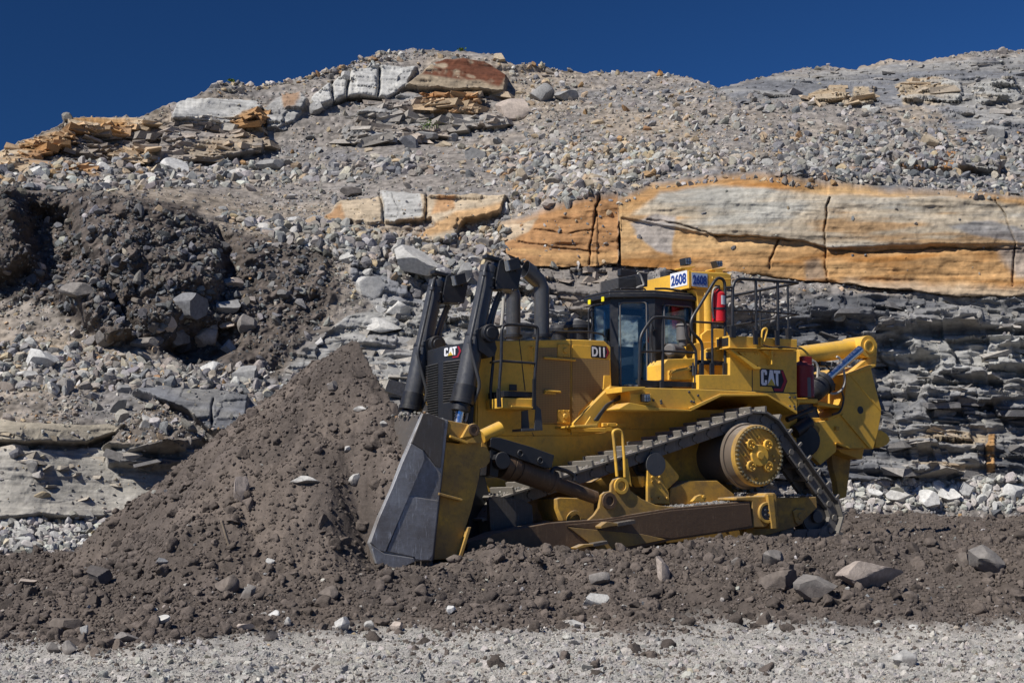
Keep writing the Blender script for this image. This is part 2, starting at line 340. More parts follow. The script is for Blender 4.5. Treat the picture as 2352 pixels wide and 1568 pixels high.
# smaller ledge in the middle
body([(745,500),(790,470),(870,455),(880,440),(960,445),(985,450),(1165,455),(1150,490),(1060,520),(1040,562),(945,562),(1000,525),(990,507),(900,512),(780,515)], BEI, 0.8, 0.08, 0.1, 3, BEI * 0.9)
col = mixc(col, PALE * 0.9, soft([(875,440),(965,445),(970,500),(900,510),(872,505)], 3)); col = mixc(col, ORD * 1.2, soft([(1000,450),(1040,455),(1040,490),(990,500)], 5) * 0.8)
col = mixc(col, OR, soft([(1040,500),(1160,470),(1150,490),(1050,530),(950,562),(945,548)], 6) * 0.8); col = mixc(col, ORD * 1.2, soft([(745,500),(790,480),(795,510),(760,512)], 4) * 0.8)
for pts in ([(872,445),(880,510)], [(980,445),(978,505)]): disp -= 0.5 * line(pts, 3)
# broken blocks behind the stacks
body([(820,560),(920,560),(1010,600),(1090,640),(1180,640),(1300,700),(1300,780),(1000,780),(900,740),(860,700),(800,640)], GREY_R * 1.35, 0.2, 0.12, 0.35, 6, SLATE * 1.7)
body([(1160,620),(1420,625),(1420,700),(1300,720),(1180,660)], GB * 0.95, 0.1, 0.1, 0.2, 6)
body([(640,870),(700,800),(800,730),(900,690),(1000,700),(1300,720),(1400,760),(1400,1100),(900,1000),(760,840)], PALE * 0.66, 0.15, 0.3, 0.15, 6, GREY_R * 1.2)
body([(910,570),(960,560),(1010,590),(1060,610),(1080,650),(1000,660),(930,620)], PALE * 0.85, 0.9, 0.04, 0.05, 4, GREY_R * 1.5)
# top outcrops
body([(780,300),(850,240),(930,215),(1160,215),(1168,285),(1050,300),(960,325),(850,335),(790,330)], GREY_R * 1.1, 0.8, 0.3, 0.15, 4, GB * 1.1)
body([(965,228),(1100,222),(1100,262),(1010,268),(975,250)], ORD * 0.95, 1.1, 0.15, 0.1, 3, BEI * 0.8)
body([(930,205),(1000,150),(1060,138),(1110,145),(1165,182),(1160,217),(1100,220),(960,213)], BEI * 0.8, 1.9, 0.12, 0.05, 3, BEI * 0.6, 0.5)
sl = soft([(965,185),(1000,150),(1060,138),(1110,145),(1165,182),(1150,205),(1060,196)], 5); col = mixc(col, np.array([0.13, 0.05, 0.028]), sl * sstep(-0.35, 0.05, lay2 + 0.5 * n2))
body([(710,232),(720,215),(760,190),(800,165),(870,150),(955,157),(935,200),(890,228),(800,225),(760,240),(725,255)], PALE * 1.05, 0.9, 0.05, 0.2, 3)
for pts in ([(800,168),(795,225)], [(872,152),(868,222)], [(760,192),(765,235)], [(715,255),(800,228),(885,235)]): disp -= 0.8 * line(pts, 3.5)
body([(392,268),(412,224),(590,240),(602,250),(572,290),(530,290),(395,276)], PALE * 1.0, 1.3, 0.06, 0.0, 2.5, PALE * 0.92, 0.5)
body([(330,385),(392,276),(530,292),(602,262),(604,320),(600,345),(500,368)], GREY_R * 1.05, 0.9, 0.35, 0.1, 3, GB * 1.1)
col = mixc(col, OR * 0.75, soft([(530,292),(560,262),(603,256),(602,290),(532,300)], 3) * 0.9); col = mixc(col, BEI * 0.8, soft([(420,340),(600,300),(600,330),(510,368),(440,365)], 7) * 0.7)
body([(100,400),(160,298),(330,300),(350,310),(330,385),(250,400)], GREY_R * 0.95, 0.5, 0.35, 0.12, 4, GB * 0.9)
body([(155,272),(312,270),(345,282),(300,300),(165,302)], OR * 0.9, 1.3, 0.06, 0.05, 2.5, BEI * 1.0, 0.5)
body([(-400,480),(0,350),(80,315),(160,292),(165,330),(100,360),(40,385),(-400,560)], BEI * 0.9, 0.9, 0.2, 0.2, 4, OR * 0.8)
col = mixc(col, ORD, soft([(60,352),(120,350),(110,368),(50,368)], 4) * 0.8); col = mixc(col, OR * 0.85, soft([(110,382),(230,380),(225,402),(120,402)], 6) * 0.8)
body([(258,350),(335,348),(335,383),(258,383)], BEI * 0.95, 1.0, 0.05, 0.0, 2)
body([(600,250),(690,215),(700,228),(680,280),(610,300)], PALE * 0.85, 0.7, 0.1, 0.2, 4, GREY_R * 1.2)
col = mixc(col, ORD, soft([(650,222),(690,215),(680,250),(655,255)], 4) * 0.7)
# right-hand top
body([(1640,205),(1700,190),(1880,162),(2100,145),(2720,100),(2720,330),(2352,320),(2200,300),(2150,250),(2000,245),(1850,225),(1700,240)], GREY_R * 1.05, 0.2, 0.22, 0.14, 8, SLATE * 1.4)
for q in ([(1868,215),(1930,200),(1945,240),(1860,245)], [(2055,195),(2150,180),(2200,190),(2210,240),(2080,245)], [(2230,195),(2330,180),(2352,225),(2240,240)], [(1960,205),(2010,205),(2000,240),(1950,240)]):
    body(q, PALE * 0.75, 0.5, 0.1, 0.3, 3, BEI * 0.85)
body([(2040,375),(2095,345),(2200,356),(2305,385),(2300,415),(2200,408),(2080,398)], ORD * 1.15, 1.3, 0.06, 0.05, 2.5, ORD * 0.95, 0.5)
body([(2195,385),(2250,365),(2305,380),(2300,417),(2200,408)], PALE * 0.62, 1.0, 0.05, 0.1, 3)
body([(1895,368),(2040,365),(2075,398),(2000,405),(1905,392)], ORD * 0.8, 0.6, 0.2, 0.15, 4, GB * 0.8)
body([(1900,405),(2300,418),(2352,430),(2352,450),(2000,440)], SLATE * 1.2, 0.1, 0.25, 0.1, 5)
# lower-left bedded wall and its ledges
body([(-400,1050),(0,1040),(460,1035),(520,1060),(420,1150),(300,1195),(-400,1200)], np.array([0.40,0.38,0.335]), 0.45, 0.06, 0.02, 5, np.array([0.34,0.325,0.29]))
body([(-400,985),(0,975),(100,985),(255,985),(285,1000),(195,1030),(100,1028),(-400,1030)], np.array([0.34, 0.305, 0.24]), 0.75, 0.06, 0.05, 3, GREY_R, 0.5)
body([(240,1060),(250,1078),(370,1085),(460,1075),(470,1050),(400,1040),(300,1045)], GREY_R * 0.9, 0.5, 0.3, 0.15, 3, SLATE * 1.2)
body([(300,905),(380,895),(480,895),(570,920),(562,1003),(490,1003),(420,950)], SLATE * 1.5, 0.9, 0.1, 0.05, 3, GREY_R * 0.9, 0.5)
disp -= line([(490,930),(488,1000)], 2, 0.25)
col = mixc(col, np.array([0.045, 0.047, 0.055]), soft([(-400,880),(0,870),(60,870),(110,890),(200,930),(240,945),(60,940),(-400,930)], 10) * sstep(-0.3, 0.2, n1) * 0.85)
# dark earth bank dumped on the bench
BANK = [(-400,440),(0,432),(150,445),(300,450),(430,480),(520,530),(700,560),(760,585),(775,650),(740,740),(690,800),(640,880),(560,840),(450,840),(380,810),(250,800),(110,700),(0,690),(-400,690)]
bm = soft(BANK, 10); col = mixc(col, DARK, bm * 0.95); rock = rock * (1 - bm)
col = mixc(col, DARK * 1.45, bm * sstep(-0.2, 0.4, n1) * 0.5)
disp += bm * (0.34 * n1 + 0.22 * n2 + 0.12 * fbm(X / 0.8, Z / 0.8, o=3, seed=85, ridged=True))
disp += 1.0 * soft([(170,460),(300,460),(440,490),(500,560),(506,640),(470,720),(380,770),(300,740),(250,640),(190,560)], 30)
disp += 1.3 * soft([(-40,440),(30,440),(48,500),(60,600),(20,640),(-60,640)], 22)
disp -= 1.1 * soft([(70,470),(160,480),(190,600),(150,640),(110,640),(70,560)], 24)
disp -= 0.7 * soft([(505,520),(545,560),(545,640),(510,640)], 12)
disp -= 0.8 * soft([(380,800),(500,740),(560,740),(540,800),(430,840)], 16)
disp += 1.3 * soft([(190,590),(250,690),(300,780),(240,790),(140,680),(160,620)], 10)
bm2 = soft([(240,1040),(290,980),(350,928),(420,980),(480,1030),(420,1050)], 8); disp += bm2 * 1.1; col = mixc(col, np.array([0.17, 0.145, 0.12]), bm2 * 0.9)
col = mixc(col, np.array([0.15, 0.13, 0.11]), soft([(560,600),(760,590),(770,660),(700,760),(600,860),(640,880),(760,760),(800,640)], 12) * 0.6)
# talus grain
tal = 1 - rock; ter = np.tanh(3.5 * fbm(X / 3.0, Z / 0.55, o=4, seed=87)); tpatch = sstep(-0.05, 0.3, fbm(X / 7, Z / 2.5, o=3, seed=89)) * (1 - bm) * tal
disp += tpatch * 0.22 * ter; col = mixc(col, SLATE * 1.35, tpatch * sstep(0.1, 0.7, -ter) * 0.55)
disp += tal * (0.26 * n1 + 0.11 * n2) + rock * 0.05 * n2
disp += tal * 0.06 * fbm(X / 0.13, Z / 0.13, o=2, seed=77)
disp *= sstep(0, 0.04, tt)[:, None] * 0.9 + 0.1
disp *= (1 - 0.7 * sstep(0.97, 1.0, tt))[:, None]
speck = fbm(X / 0.16, Z / 0.14, o=3, seed=79); col = col * (1 + (0.55 * tal + 0.16) * speck)[..., None]; col = col * (1 + 0.30 * lm_ * fbm(X / 2.5, (Z - 0.02 * X) * 9, o=4, seed=91) + 0.2 * lm_ * n4)[..., None]
up_ = 0.16 * disp * (1 - lm_)
sc = (P[..., 1] - 0.9 * disp) / P[..., 1]; P[..., 0] *= sc; P[..., 2] = CAMH + (P[..., 2] - CAMH) * sc + up_; P[..., 1] *= sc
back = []
for k in range(1, 14):
    q = P[-1].copy(); q[:, 1] += 1.6 * k; q[:, 2] += -0.05 * k + 0.3 * fbm(q[:, 0] / 2, q[:, 1] / 2, o=3, seed=81) * min(1, k / 4); back.append(q)
CV = np.concatenate([P, np.array(back)]); CC = np.clip(np.concatenate([col, np.repeat(col[-1:], 13, 0)]), 0.01, 0.8)
def grid_faces(nr, nc):
    i = np.arange(nr * nc).reshape(nr, nc); return np.stack([i[:-1, :-1], i[:-1, 1:], i[1:, 1:], i[1:, :-1]], -1).reshape(-1, 4)
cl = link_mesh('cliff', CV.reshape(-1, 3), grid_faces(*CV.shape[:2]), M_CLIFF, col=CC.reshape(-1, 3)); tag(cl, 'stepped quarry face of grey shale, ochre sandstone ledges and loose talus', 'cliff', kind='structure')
def cliff_at(px, py):
    j = np.clip(np.round((np.asarray(px) + 400) / 3120 * (NCX - 1)).astype(int), 0, NCX - 1)
    i = np.clip(np.round((1340 - np.asarray(py)) / (1340 - sky_y[j]) * (NCY - 1)).astype(int), 0, NCY - 1)
    return P[i, j]
# ------------------------------------------------------------------ the machine's own frame (needed by the pile and the ground)
YAW = math.radians(30)
R_ = np.array([math.cos(YAW), math.sin(YAW), 0]); L_ = np.array([-math.sin(YAW), math.cos(YAW), 0])
O_ = at_y(1740, 1238, 26.5)
def mp(p, v):
    d = rays(p[0], p[1]); c = np.array([0, 0, CAMH]); t = (v + (O_ - c) @ L_) / (d @ L_); q = c + t * d - O_
    return (float(q @ R_), float(q[2]))
# ------------------------------------------------------------------ ground and pile
UB = mp((850, 1300), -1.2)[0]       # blade foot, forward edge
UW = mp((1000, 1200), -1.2)[0]      # where the heaped earth ends inside the blade's thickness
ZFOOT = O_[2] + mp((850, 1300), -1.2)[1]
pA = O_ + UB * R_ - 0.05 * L_; 
RID0 = at_y(850, 772, 24.6)[:2]; RID1 = RID0 + 2.0 * L_[:2] - 0.3 * R_[:2]
ZRID = at_y(850, 772, 24.6)[2]
def ground_z(x, y, fine=True):
    toe = 17.7 + 0.08 * x + 1.9 * fbm(x / 2.0, y / 2.0, o=5, seed=101, g=0.6) - 1.1 * sstep(-1, -8, x)
    berm = sstep(0, 5.6, y - toe)
    far = sstep(28, 40, y)
    z = 0.04 * (y - 14) * (y < 30) + 0.64 * (y >= 30)
    z = 0.0 + 0.02 * np.clip(y - 14, 0, 8) + berm * (0.66 + 0.032 * np.clip(x + 1, -3, 9)) + far * (0.35 * sstep(0, 6, x) - 0.25 * sstep(0, -8, x))
    z = z + berm * 0.22 * fbm(x / 1.6, y / 1.6, o=3, seed=103)
    # windrow just in front of the tracks
    u = (x - O_[0]) * R_[0] + (y - O_[1]) * R_[1]; v = (x - O_[0]) * L_[0] + (y - O_[1]) * L_[1]
    z = z + 0.17 * np.exp(-((v + 1.25) / 0.6) ** 2) * sstep(UW, UW + 1.0, u) * sstep(5, 2, u)
    inner = sstep(-0.9, -0.4, v) * sstep(4.4, 3.9, v) * sstep(UW, UW + 0.6, u) * sstep(4.2, 3.2, u)
    z = z * (1 - inner) + (O_[2] - 0.12) * inner
    # heap pushed up by the blade
    ax, ay = RID0; bx_, by_ = RID1; dx, dy = bx_ - ax, by_ - ay
    t = np.clip(((x - ax) * dx + (y - ay) * dy) / (dx * dx + dy * dy), 0, 1)
    wob = 1 + 0.10 * fbm(x / 1.5, y / 1.5, o=3, seed=105)
    d = np.hypot(x - ax - t * dx, y - ay - t * dy) * wob
    base = z; d2 = np.sqrt(d * d + 0.02) - 0.14
    h = ZRID - 0.25 * t * 2 - d2 * 0.80 - 0.10 * np.minimum(d2, 2.0)
    h = h + 0.16 * fbm(x / 0.6, y / 0.6, o=3, seed=107) + 0.26 * fbm(x / 1.6, y / 1.6, o=3, seed=108)
    cut = np.where((u > UB - 0.05), (v < -1.22), False)
    lim = ZFOOT + 0.35 - 0.30 * sstep(UB - 0.7, UB, u) + np.clip(u - UB, 0, None) * 2.35 + 0.85 * np.minimum(v + 1.12, 0) + 2.1 * np.maximum(v + 1.12, 0) + 0.25 * np.clip(UB - u, 0, None) + 0.10 * fbm(x / 0.35, y / 0.35, o=3, seed=113)
    kk = 0.5; e_ = np.clip(kk - np.abs(h - lim), 0, None); h = np.minimum(h, lim) - e_ * e_ / (4 * kk)
    h = np.where((u > UW) | ((u > UB) & (v < -1.12)), -5, h)
    k = 0.25; m = np.maximum(h, z); dd = np.clip(k - np.abs(h - z), 0, None); hp = m + dd * dd / (4 * k)
    heap = sstep(-0.05, 0.25, h - base)
    z = np.where(h > -4, hp, z)
    if fine:
        br = np.maximum(berm, heap)
        z = z + (1 - br) * 0.05 * fbm(x / 0.55, y / 0.45, o=3, seed=117) * (y < 30) + (0.035 + 0.04 * br) * fbm(x / 0.33, y / 0.33, o=4, seed=109) + 0.03 * (0.4 + br) * fbm(x / 0.12, y / 0.12, o=3, seed=111, ridged=True)
    return z, berm, heap
NGX, NGY = 1250, 900
ga = np.concatenate([np.linspace(-1.1, -0.43, 50), np.linspace(-0.42, 0.42, NGX - 100), np.linspace(0.43, 1.1, 50)]); gy = 8.5 * (52 / 8.5) ** np.linspace(0, 1, NGY)
GY = np.repeat(gy[:, None], NGX, 1); GX = GY * ga[None] * (1 + 0.25 * sstep(20, 8, GY))
GZ, BERM, HEAP = ground_z(GX, GY)
GP = np.stack([GX, GY, GZ], -1)
gm1 = fbm(GX / 1.5, GY / 1.5, o=4, seed=121); gm2 = fbm(GX / 0.25, GY / 0.25, o=3, seed=123)
SOILC = np.array([0.112, 0.093, 0.080]); GRAVC = np.array([0.40, 0.385, 0.355])
bmask = np.clip(sstep(0.0, 0.25, BERM + 0.12 * gm1 + 0.12 * gm2) + HEAP, 0, 1)
patch = sstep(0.15, 0.45, fbm(GX / 2.2, GY / 0.9, o=4, seed=127)) * 0.55 * sstep(1, 5, GX)
bmask = np.maximum(bmask, patch)
gc = np.ones(GP.shape) * GRAVC * (1 + 0.25 * gm1)[..., None]
gc = gc * (1 - bmask[..., None]) + SOILC * (1 + 0.25 * gm1)[..., None] * bmask[..., None]
gpx, gpy = proj(GP)
smooth_face = sstep(0.1, 0.35, fbm(GX / 1.1, GY / 1.1, o=3, seed=129)) * HEAP
gc = mixc(gc, np.array([0.155, 0.128, 0.108]), smooth_face * 0.8)
gc = gc * (1 + 0.35 * gm2)[..., None]
gr = link_mesh('ground', GP.reshape(-1, 3), grid_faces(NGY, NGX), M_SOIL, col=np.clip(gc, 0.01, 0.8).reshape(-1, 3)); tag(gr, 'churned brown earth running into grey crushed gravel', 'ground', kind='structure')
fr = link_mesh('far_ground', np.array([[-600, -300, -1.2], [600, -300, -1.2], [600, 900, -1.2], [-600, 900, -1.2]]), [[0, 1, 2, 3]], M_SOIL, col=np.ones((4, 3)) * 0.25); tag(fr, 'grey quarry floor stretching away', 'ground', kind='structure')
def ground_at(px, py):
    """nearest visible ground point under a sight line"""
    j = np.argmin(np.abs(gpx[0] - px)) if False else None
    a = (px - 1176) / F_P
    best = None
    for i in range(0, NGY):
        row = gpx[i]; jx = np.searchsorted(row, px)
        if 0 < jx < NGX and gpy[i, jx] <= py: return GP[i, jx].copy()
    return GP[-1, NGX // 2].copy()
# ------------------------------------------------------------------ loose stone
def ico(sub):
    bm = bmesh.new(); bmesh.ops.create_icosphere(bm, subdivisions=sub, radius=1)
    v = np.array([x.co[:] for x in bm.verts]); f = np.array([[y.index for y in x.verts] for x in bm.faces]); bm.free(); return v, f
def rock_shape(sub, planes, lo=0.5, hi=0.85, rough=0.0, rs=RS):
    v, f = ico(sub); v = v.copy()
    for _ in range(planes):
        n = rs.normal(size=3); n /= np.linalg.norm(n); o = rs.uniform(lo, hi)
        d = v @ n - o; v -= np.outer(np.clip(d, 0, None), n)
    if rough:
        q = v * 2.2 + rs.uniform(0, 50); v *= (1 + rough * fbm(q[:, 0], q[:, 1], q[:, 2], o=3, seed=3))[:, None]
    return v, f
ROCK_S = [rock_shape(1, 7, 0.3, 0.7) for _ in range(10)]
ROCK_M = [rock_shape(2, 9, 0.32, 0.68, 0.03) for _ in range(14)]
ROCK_L = [rock_shape(4, 10, 0.4, 0.72, 0.06) for _ in range(16)]
CLOD_M = [rock_shape(3, 7, 0.35, 0.7, 0.42) for _ in range(10)]
CLOD_S = [rock_shape(1, 4, 0.45, 0.8, 0.3) for _ in range(10)]
def rotm(n, tilt=1.0):
    q = RS.normal(size=(n, 4)); q[:, 1:3] *= tilt
    if tilt < .2: q[:, 3] *= .45
    if tilt < .2: q[:, 0] = np.abs(q[:, 0]) + .6
    q = q * 1.0; q /= np.linalg.norm(q, axis=1)[:, None]
    w, x, y, z = q.T
    return np.stack([1-2*(y*y+z*z), 2*(x*y-z*w), 2*(x*z+y*w), 2*(x*y+z*w), 1-2*(x*x+z*z), 2*(y*z-x*w), 2*(x*z-y*w), 2*(y*z+x*w), 1-2*(x*x+y*y)], -1).reshape(n, 3, 3)
def scatter(name, pts, size, colr, shapes, mat, flat=(0.9, 0.65), sink=0.25, tilt=0.6, smooth=False):
    n = len(pts); which = RS.randint(0, len(shapes), n); V = []; F = []; K = []; off = 0
    sc = size[:, None] * np.stack([np.ones(n), RS.uniform(flat[0] - 0.25, flat[0] + 0.1, n), RS.uniform(flat[1] - 0.25, flat[1] + 0.2, n)], -1)
    Rm = rotm(n, tilt)
    for s, (v, f) in enumerate(shapes):
        i = np.where(which == s)[0]
        if not len(i): continue
        w = np.einsum('nij,nkj->nki', Rm[i], v[None] * sc[i][:, None]) + pts[i][:, None]
        w[..., 2] += (size[i] * (0.5 - sink))[:, None] * flat[1]
        V.append(w.reshape(-1, 3)); F.append((f[None] + (np.arange(len(i)) * len(v))[:, None, None] + off).reshape(-1, 3))
        K.append(np.repeat(colr[i], len(v), 0)); off += len(i) * len(v)
    return link_mesh(name, np.concatenate(V), np.concatenate(F), mat, smooth=smooth, col=np.concatenate(K))
PAL = np.array([[0.30,0.285,0.26],[0.38,0.34,0.28],[0.24,0.24,0.24],[0.15,0.155,0.165],[0.44,0.43,0.40],[0.42,0.33,0.22],[0.33,0.21,0.11],[0.27,0.25,0.22]])
def palette(n, p):
    i = RS.choice(len(PAL), n, p=np.array(p) / sum(p)); return PAL[i] * RS.uniform(0.75, 1.2, (n, 1)) * (1 + RS.uniform(-0.04, 0.04, (n, 3)))
P_MIX = [4, 3, 3, 1.5, 2.5, 1.6, 0.35, 2]; P_PALE = [1, 1, .5, .2, 6, .5, .1, .5]; P_GREY = [3, 1, 4, 3, 2, .2, .1, 2]; P_BANK = [1, .3, 3, 3, .6, .1, .1, 2]
def visw(px, py):                       # stone density over the cliff picture of the survey
    j = np.clip(((px + 400) / 3120 * (NCX - 1)).astype(int), 0, NCX - 1); i = np.clip(((1340 - py) / (1340 - sky_y[j]) * (NCY - 1)).astype(int), 0, NCY - 1)
    return 1 - rock[i, j], bm[i, j], (py > sky_y[j] - 1) & (py < 1320)
def cliff_pts(n, x0=-380, x1=2700, y0=100, y1=1300, keep=0.12):
    px = RS.uniform(x0, x1, n); py = RS.uniform(y0, y1, n); t, b, ok = visw(px, py)
    cl_ = 0.5 + 0.5 * fbm(px / 70, py / 35, o=3, seed=201)
    led = inpoly(px, py, LED) | inpoly(px, py, [(930,205),(1000,150),(1110,145),(1165,182),(1160,217),(960,213)]); ok &= RS.uniform(0, 1, n) < np.where(led, 0.008, keep + (1 - keep) * t) * (0.12 + 2.6 * cl_ ** 2.6)
    return px[ok], py[ok], b[ok]
def pal_for(b, px, py):
    n = len(b); c = palette(n, P_MIX); c2 = palette(n, P_BANK) * 0.5; m = (b > 0.5) & (RS.uniform(size=n) < 0.95); c[m] = c2[m]
    g_ = (px > 1850) & (py < 340) | (py > 680) & (px > 1500); c3 = palette(n, P_GREY); c[g_] = c3[g_]; return c
# talus grit: nobody could count it
a, b_, bk = cliff_pts(105000)
s = 0.03 + 0.07 * RS.uniform(size=len(a)) ** 3; s *= np.interp(b_, [100, 500, 1200], [1.35, 1.1, 0.8])
tag(scatter('talus_grit', cliff_at(a, b_), s, pal_for(bk, a, b_), ROCK_S, M_ROCK), 'fine broken stone lying over the slopes of the quarry face', 'gravel', kind='stuff')
a, b_, bk = cliff_pts(7500, keep=0.1)
s = 0.07 + 0.24 * RS.uniform(size=len(a)) ** 4
tag(scatter('talus_stones', cliff_at(a, b_), s, pal_for(bk, a, b_), ROCK_M, M_ROCK), 'fist to head sized stones strewn over the quarry slopes', 'stones', kind='stuff')

# thin bedded slabs breaking out of the bedrock
def slab(rs=RS):
    v = np.array([[x, y, z] for x in (-1, 1) for y in (-1, 1) for z in (-1, 1)], float) * np.array([1, .8, rs.uniform(.08, .3)]); v += rs.uniform(-.32, .32, (8, 3)) * np.array([1, 1, .25])
    return v, np.array([[0,1,3],[0,3,2],[4,6,7],[4,7,5],[0,4,5],[0,5,1],[2,3,7],[2,7,6],[0,2,6],[0,6,4],[1,5,7],[1,7,3]])
SLABS = [slab() for _ in range(24)]
def slab_zone(poly, n, s0, s1, name, label, dark=1.0):
    xs = [p[0] for p in poly]; ys = [p[1] for p in poly]; px = RS.uniform(min(xs), max(xs), n * 3); py = RS.uniform(min(ys), max(ys), n * 3); q = inpoly(px, py, poly); px, py = px[q][:n], py[q][:n]
    j = np.clip(((px + 400) / 3120 * (NCX - 1)).astype(int), 0, NCX - 1); i = np.clip(((1340 - py) / (1340 - sky_y[j]) * (NCY - 1)).astype(int), 0, NCY - 1)
    ok = rock[i, j] > .4; i, j = i[ok], j[ok]; p = P[i, j].copy(); nn = len(p); s = s0 + (s1 - s0) * RS.uniform(size=nn) ** 2.5; p[:, 1] += s * RS.uniform(0.45, 0.85, nn); p[:, 2] -= s * .2
    c = col[i, j] * RS.uniform(.85, 1.35, (nn, 1)) * np.array([1.06, 1.0, .93])
    tag(scatter(name, p, s, np.clip(c, .03, .6), SLABS, M_ROCK, flat=(.95, .9), sink=.5, tilt=0.1), label, 'rock', kind='stuff')
slab_zone([(1840,690),(2700,700),(2700,1100),(1950,1100),(1700,1100),(1700,800)], 400, .08, .5, 'bedded_slabs', 'thin grey slabs breaking out of the lower wall at right')
slab_zone([(1640,205),(1880,162),(2700,100),(2700,330),(2200,300),(2000,245),(1700,240)], 800, .08, .5, 'bedded_slabs', 'jagged grey slabs along the crest at right')
slab_zone([(640,870),(900,690),(1420,620),(1420,1000),(900,1000)], 450, .10, .6, 'bedded_slabs', 'jagged grey slabs behind the front of the machine')
slab_zone([(0,480),(0,350),(160,292),(400,276),(604,262),(604,340),(330,390),(100,400)], 900, .12, .6, 'bedded_slabs', 'thin slabs in the bedded outcrop at upper left')
slab_zone([(780,300),(850,240),(1160,215),(1168,285),(960,325),(790,330)], 420, .15, .7, 'bedded_slabs', 'slabs breaking out under the red-brown slab')
slab_zone([(-300,985),(460,1035),(420,1150),(-300,1190)], 50, .12, .5, 'bedded_slabs', 'thin slabs in the lower left wall')

# rubble bands at the foot of the wall
def band(poly, n, s0, s1, pal, name, label, fn, shp=ROCK_M, lift=0.0, power=2.5):
    xs = [p[0] for p in poly]; ys = [p[1] for p in poly]
    px = RS.uniform(min(xs), max(xs), n * 4); py = RS.uniform(min(ys), max(ys), n * 4); k = inpoly(px, py, poly); px, py = px[k][:n], py[k][:n]
    pts = fn(px, py); pts[:, 2] += lift
    s = s0 + (s1 - s0) * RS.uniform(size=len(px)) ** power
    o = scatter(name, pts, s, palette(len(px), pal), shp, M_ROCK); tag(o, label, 'rubble', kind='stuff'); return o
def ground_pts(px, py): return np.array([ground_at(x, y) for x, y in zip(px, py)])
RUB_R = [(1935,1110),(2000,1105),(2200,1105),(2352,1095),(2700,1095),(2700,1175),(2352,1172),(2100,1172),(1935,1172)]
RUB_L = [(-390,1200),(0,1200),(120,1200),(250,1195),(292,1205),(260,1250),(150,1275),(0,1280),(-390,1280)]
PUREP = [.3, .2, .4, .1, 7, .1, 0, .2]
band(RUB_R, 1500, 0.07, 0.24, PUREP, 'white_rubble', 'pale grey rubble heaped along the foot of the wall right of the machine', cliff_at)
band(RUB_L, 1300, 0.06, 0.2, PUREP, 'white_rubble', 'pale grey rubble heaped along the foot of the wall at the left edge', cliff_at)
band([(1050,340),(1300,330),(1600,335),(1790,390),(1700,392),(1500,418),(1400,452),(1250,490),(1170,490),(1180,430)], 2600, 0.06, 0.30, [3,4,1,1,4,3,.3,1], 'tumbled_stones', 'pale tumbled stones piled on the slope above the ochre ledge', cliff_at)
band([(480,500),(760,510),(1000,570),(1180,640),(1300,700),(1150,760),(1000,700),(860,620),(700,570)], 2000, 0.06, 0.34, [3,2,3,2,4,1,.1,2], 'tumbled_stones', 'broken grey blocks and chips behind the exhaust stacks', cliff_at)
band([(-390,790),(0,790),(250,810),(450,850),(620,850),(600,910),(300,900),(0,900),(-390,900)], 2400, 0.05, 0.26, [4,2,3,2,3,1,.4,2], 'tumbled_stones', 'loose grey and tan stones on the bench below the dark bank', cliff_at)
band([(-390,380),(0,390),(300,370),(700,380),(1000,350),(1000,400),(700,430),(300,440),(0,440),(-390,440)], 1500, 0.07, 0.34, [3,2,3,2,4,1,.2,2], 'tumbled_stones', 'scattered stones on the bench below the left outcrops', cliff_at)
band([(1780,330),(2100,300),(2352,330),(2352,450),(2000,440),(1800,420)], 1500, 0.06, 0.28, P_GREY, 'tumbled_stones', 'grey stones on the bench above the ochre ledge at right', cliff_at)

band([(1180,140),(1600,190),(1650,215),(1800,330),(1300,330),(1150,300)], 950, 0.05, 0.30, [3,4,1,1,3,3,.6,1], 'tumbled_stones', 'stones strewn over the open slope below the middle skyline', cliff_at, power=4)
band([(1650,215),(2000,250),(2700,330),(2700,400),(1900,400),(1700,330)], 1100, 0.05, 0.30, P_GREY, 'tumbled_stones', 'grey stones strewn over the right-hand slope', cliff_at, power=4)
band([(480,200),(560,190),(900,118),(1180,142),(1150,140),(960,135),(700,190),(500,225)], 500, 0.05, 0.25, [3,4,1,1,3,3,.6,1], 'tumbled_stones', 'stones along the crest above the white jointed blocks', cliff_at, power=3)
band([(100,460),(700,570),(760,600),(700,740),(300,780),(60,680)], 800, 0.04, 0.22, [.5, .1, 1, 6, .15, .05, .1, 1], 'tumbled_stones', 'stones sticking out of the dark bank', cliff_at, power=3)
band([(600,520),(1000,560),(1160,600),(1160,520),(1000,565),(780,520)], 500, 0.06, 0.3, P_MIX, 'tumbled_stones', 'stones under the small middle ledge', cliff_at, power=2)
band([(1420,462),(1500,424),(1700,399),(1850,415),(2150,437),(2352,452),(2700,460),(2700,470),(2352,463),(2150,449),(1850,429),(1700,412),(1500,436),(1420,474)], 800, 0.04, 0.2, P_MIX, 'tumbled_stones', 'small stones lying along the top edge of the ochre ledge', cliff_at, power=3)
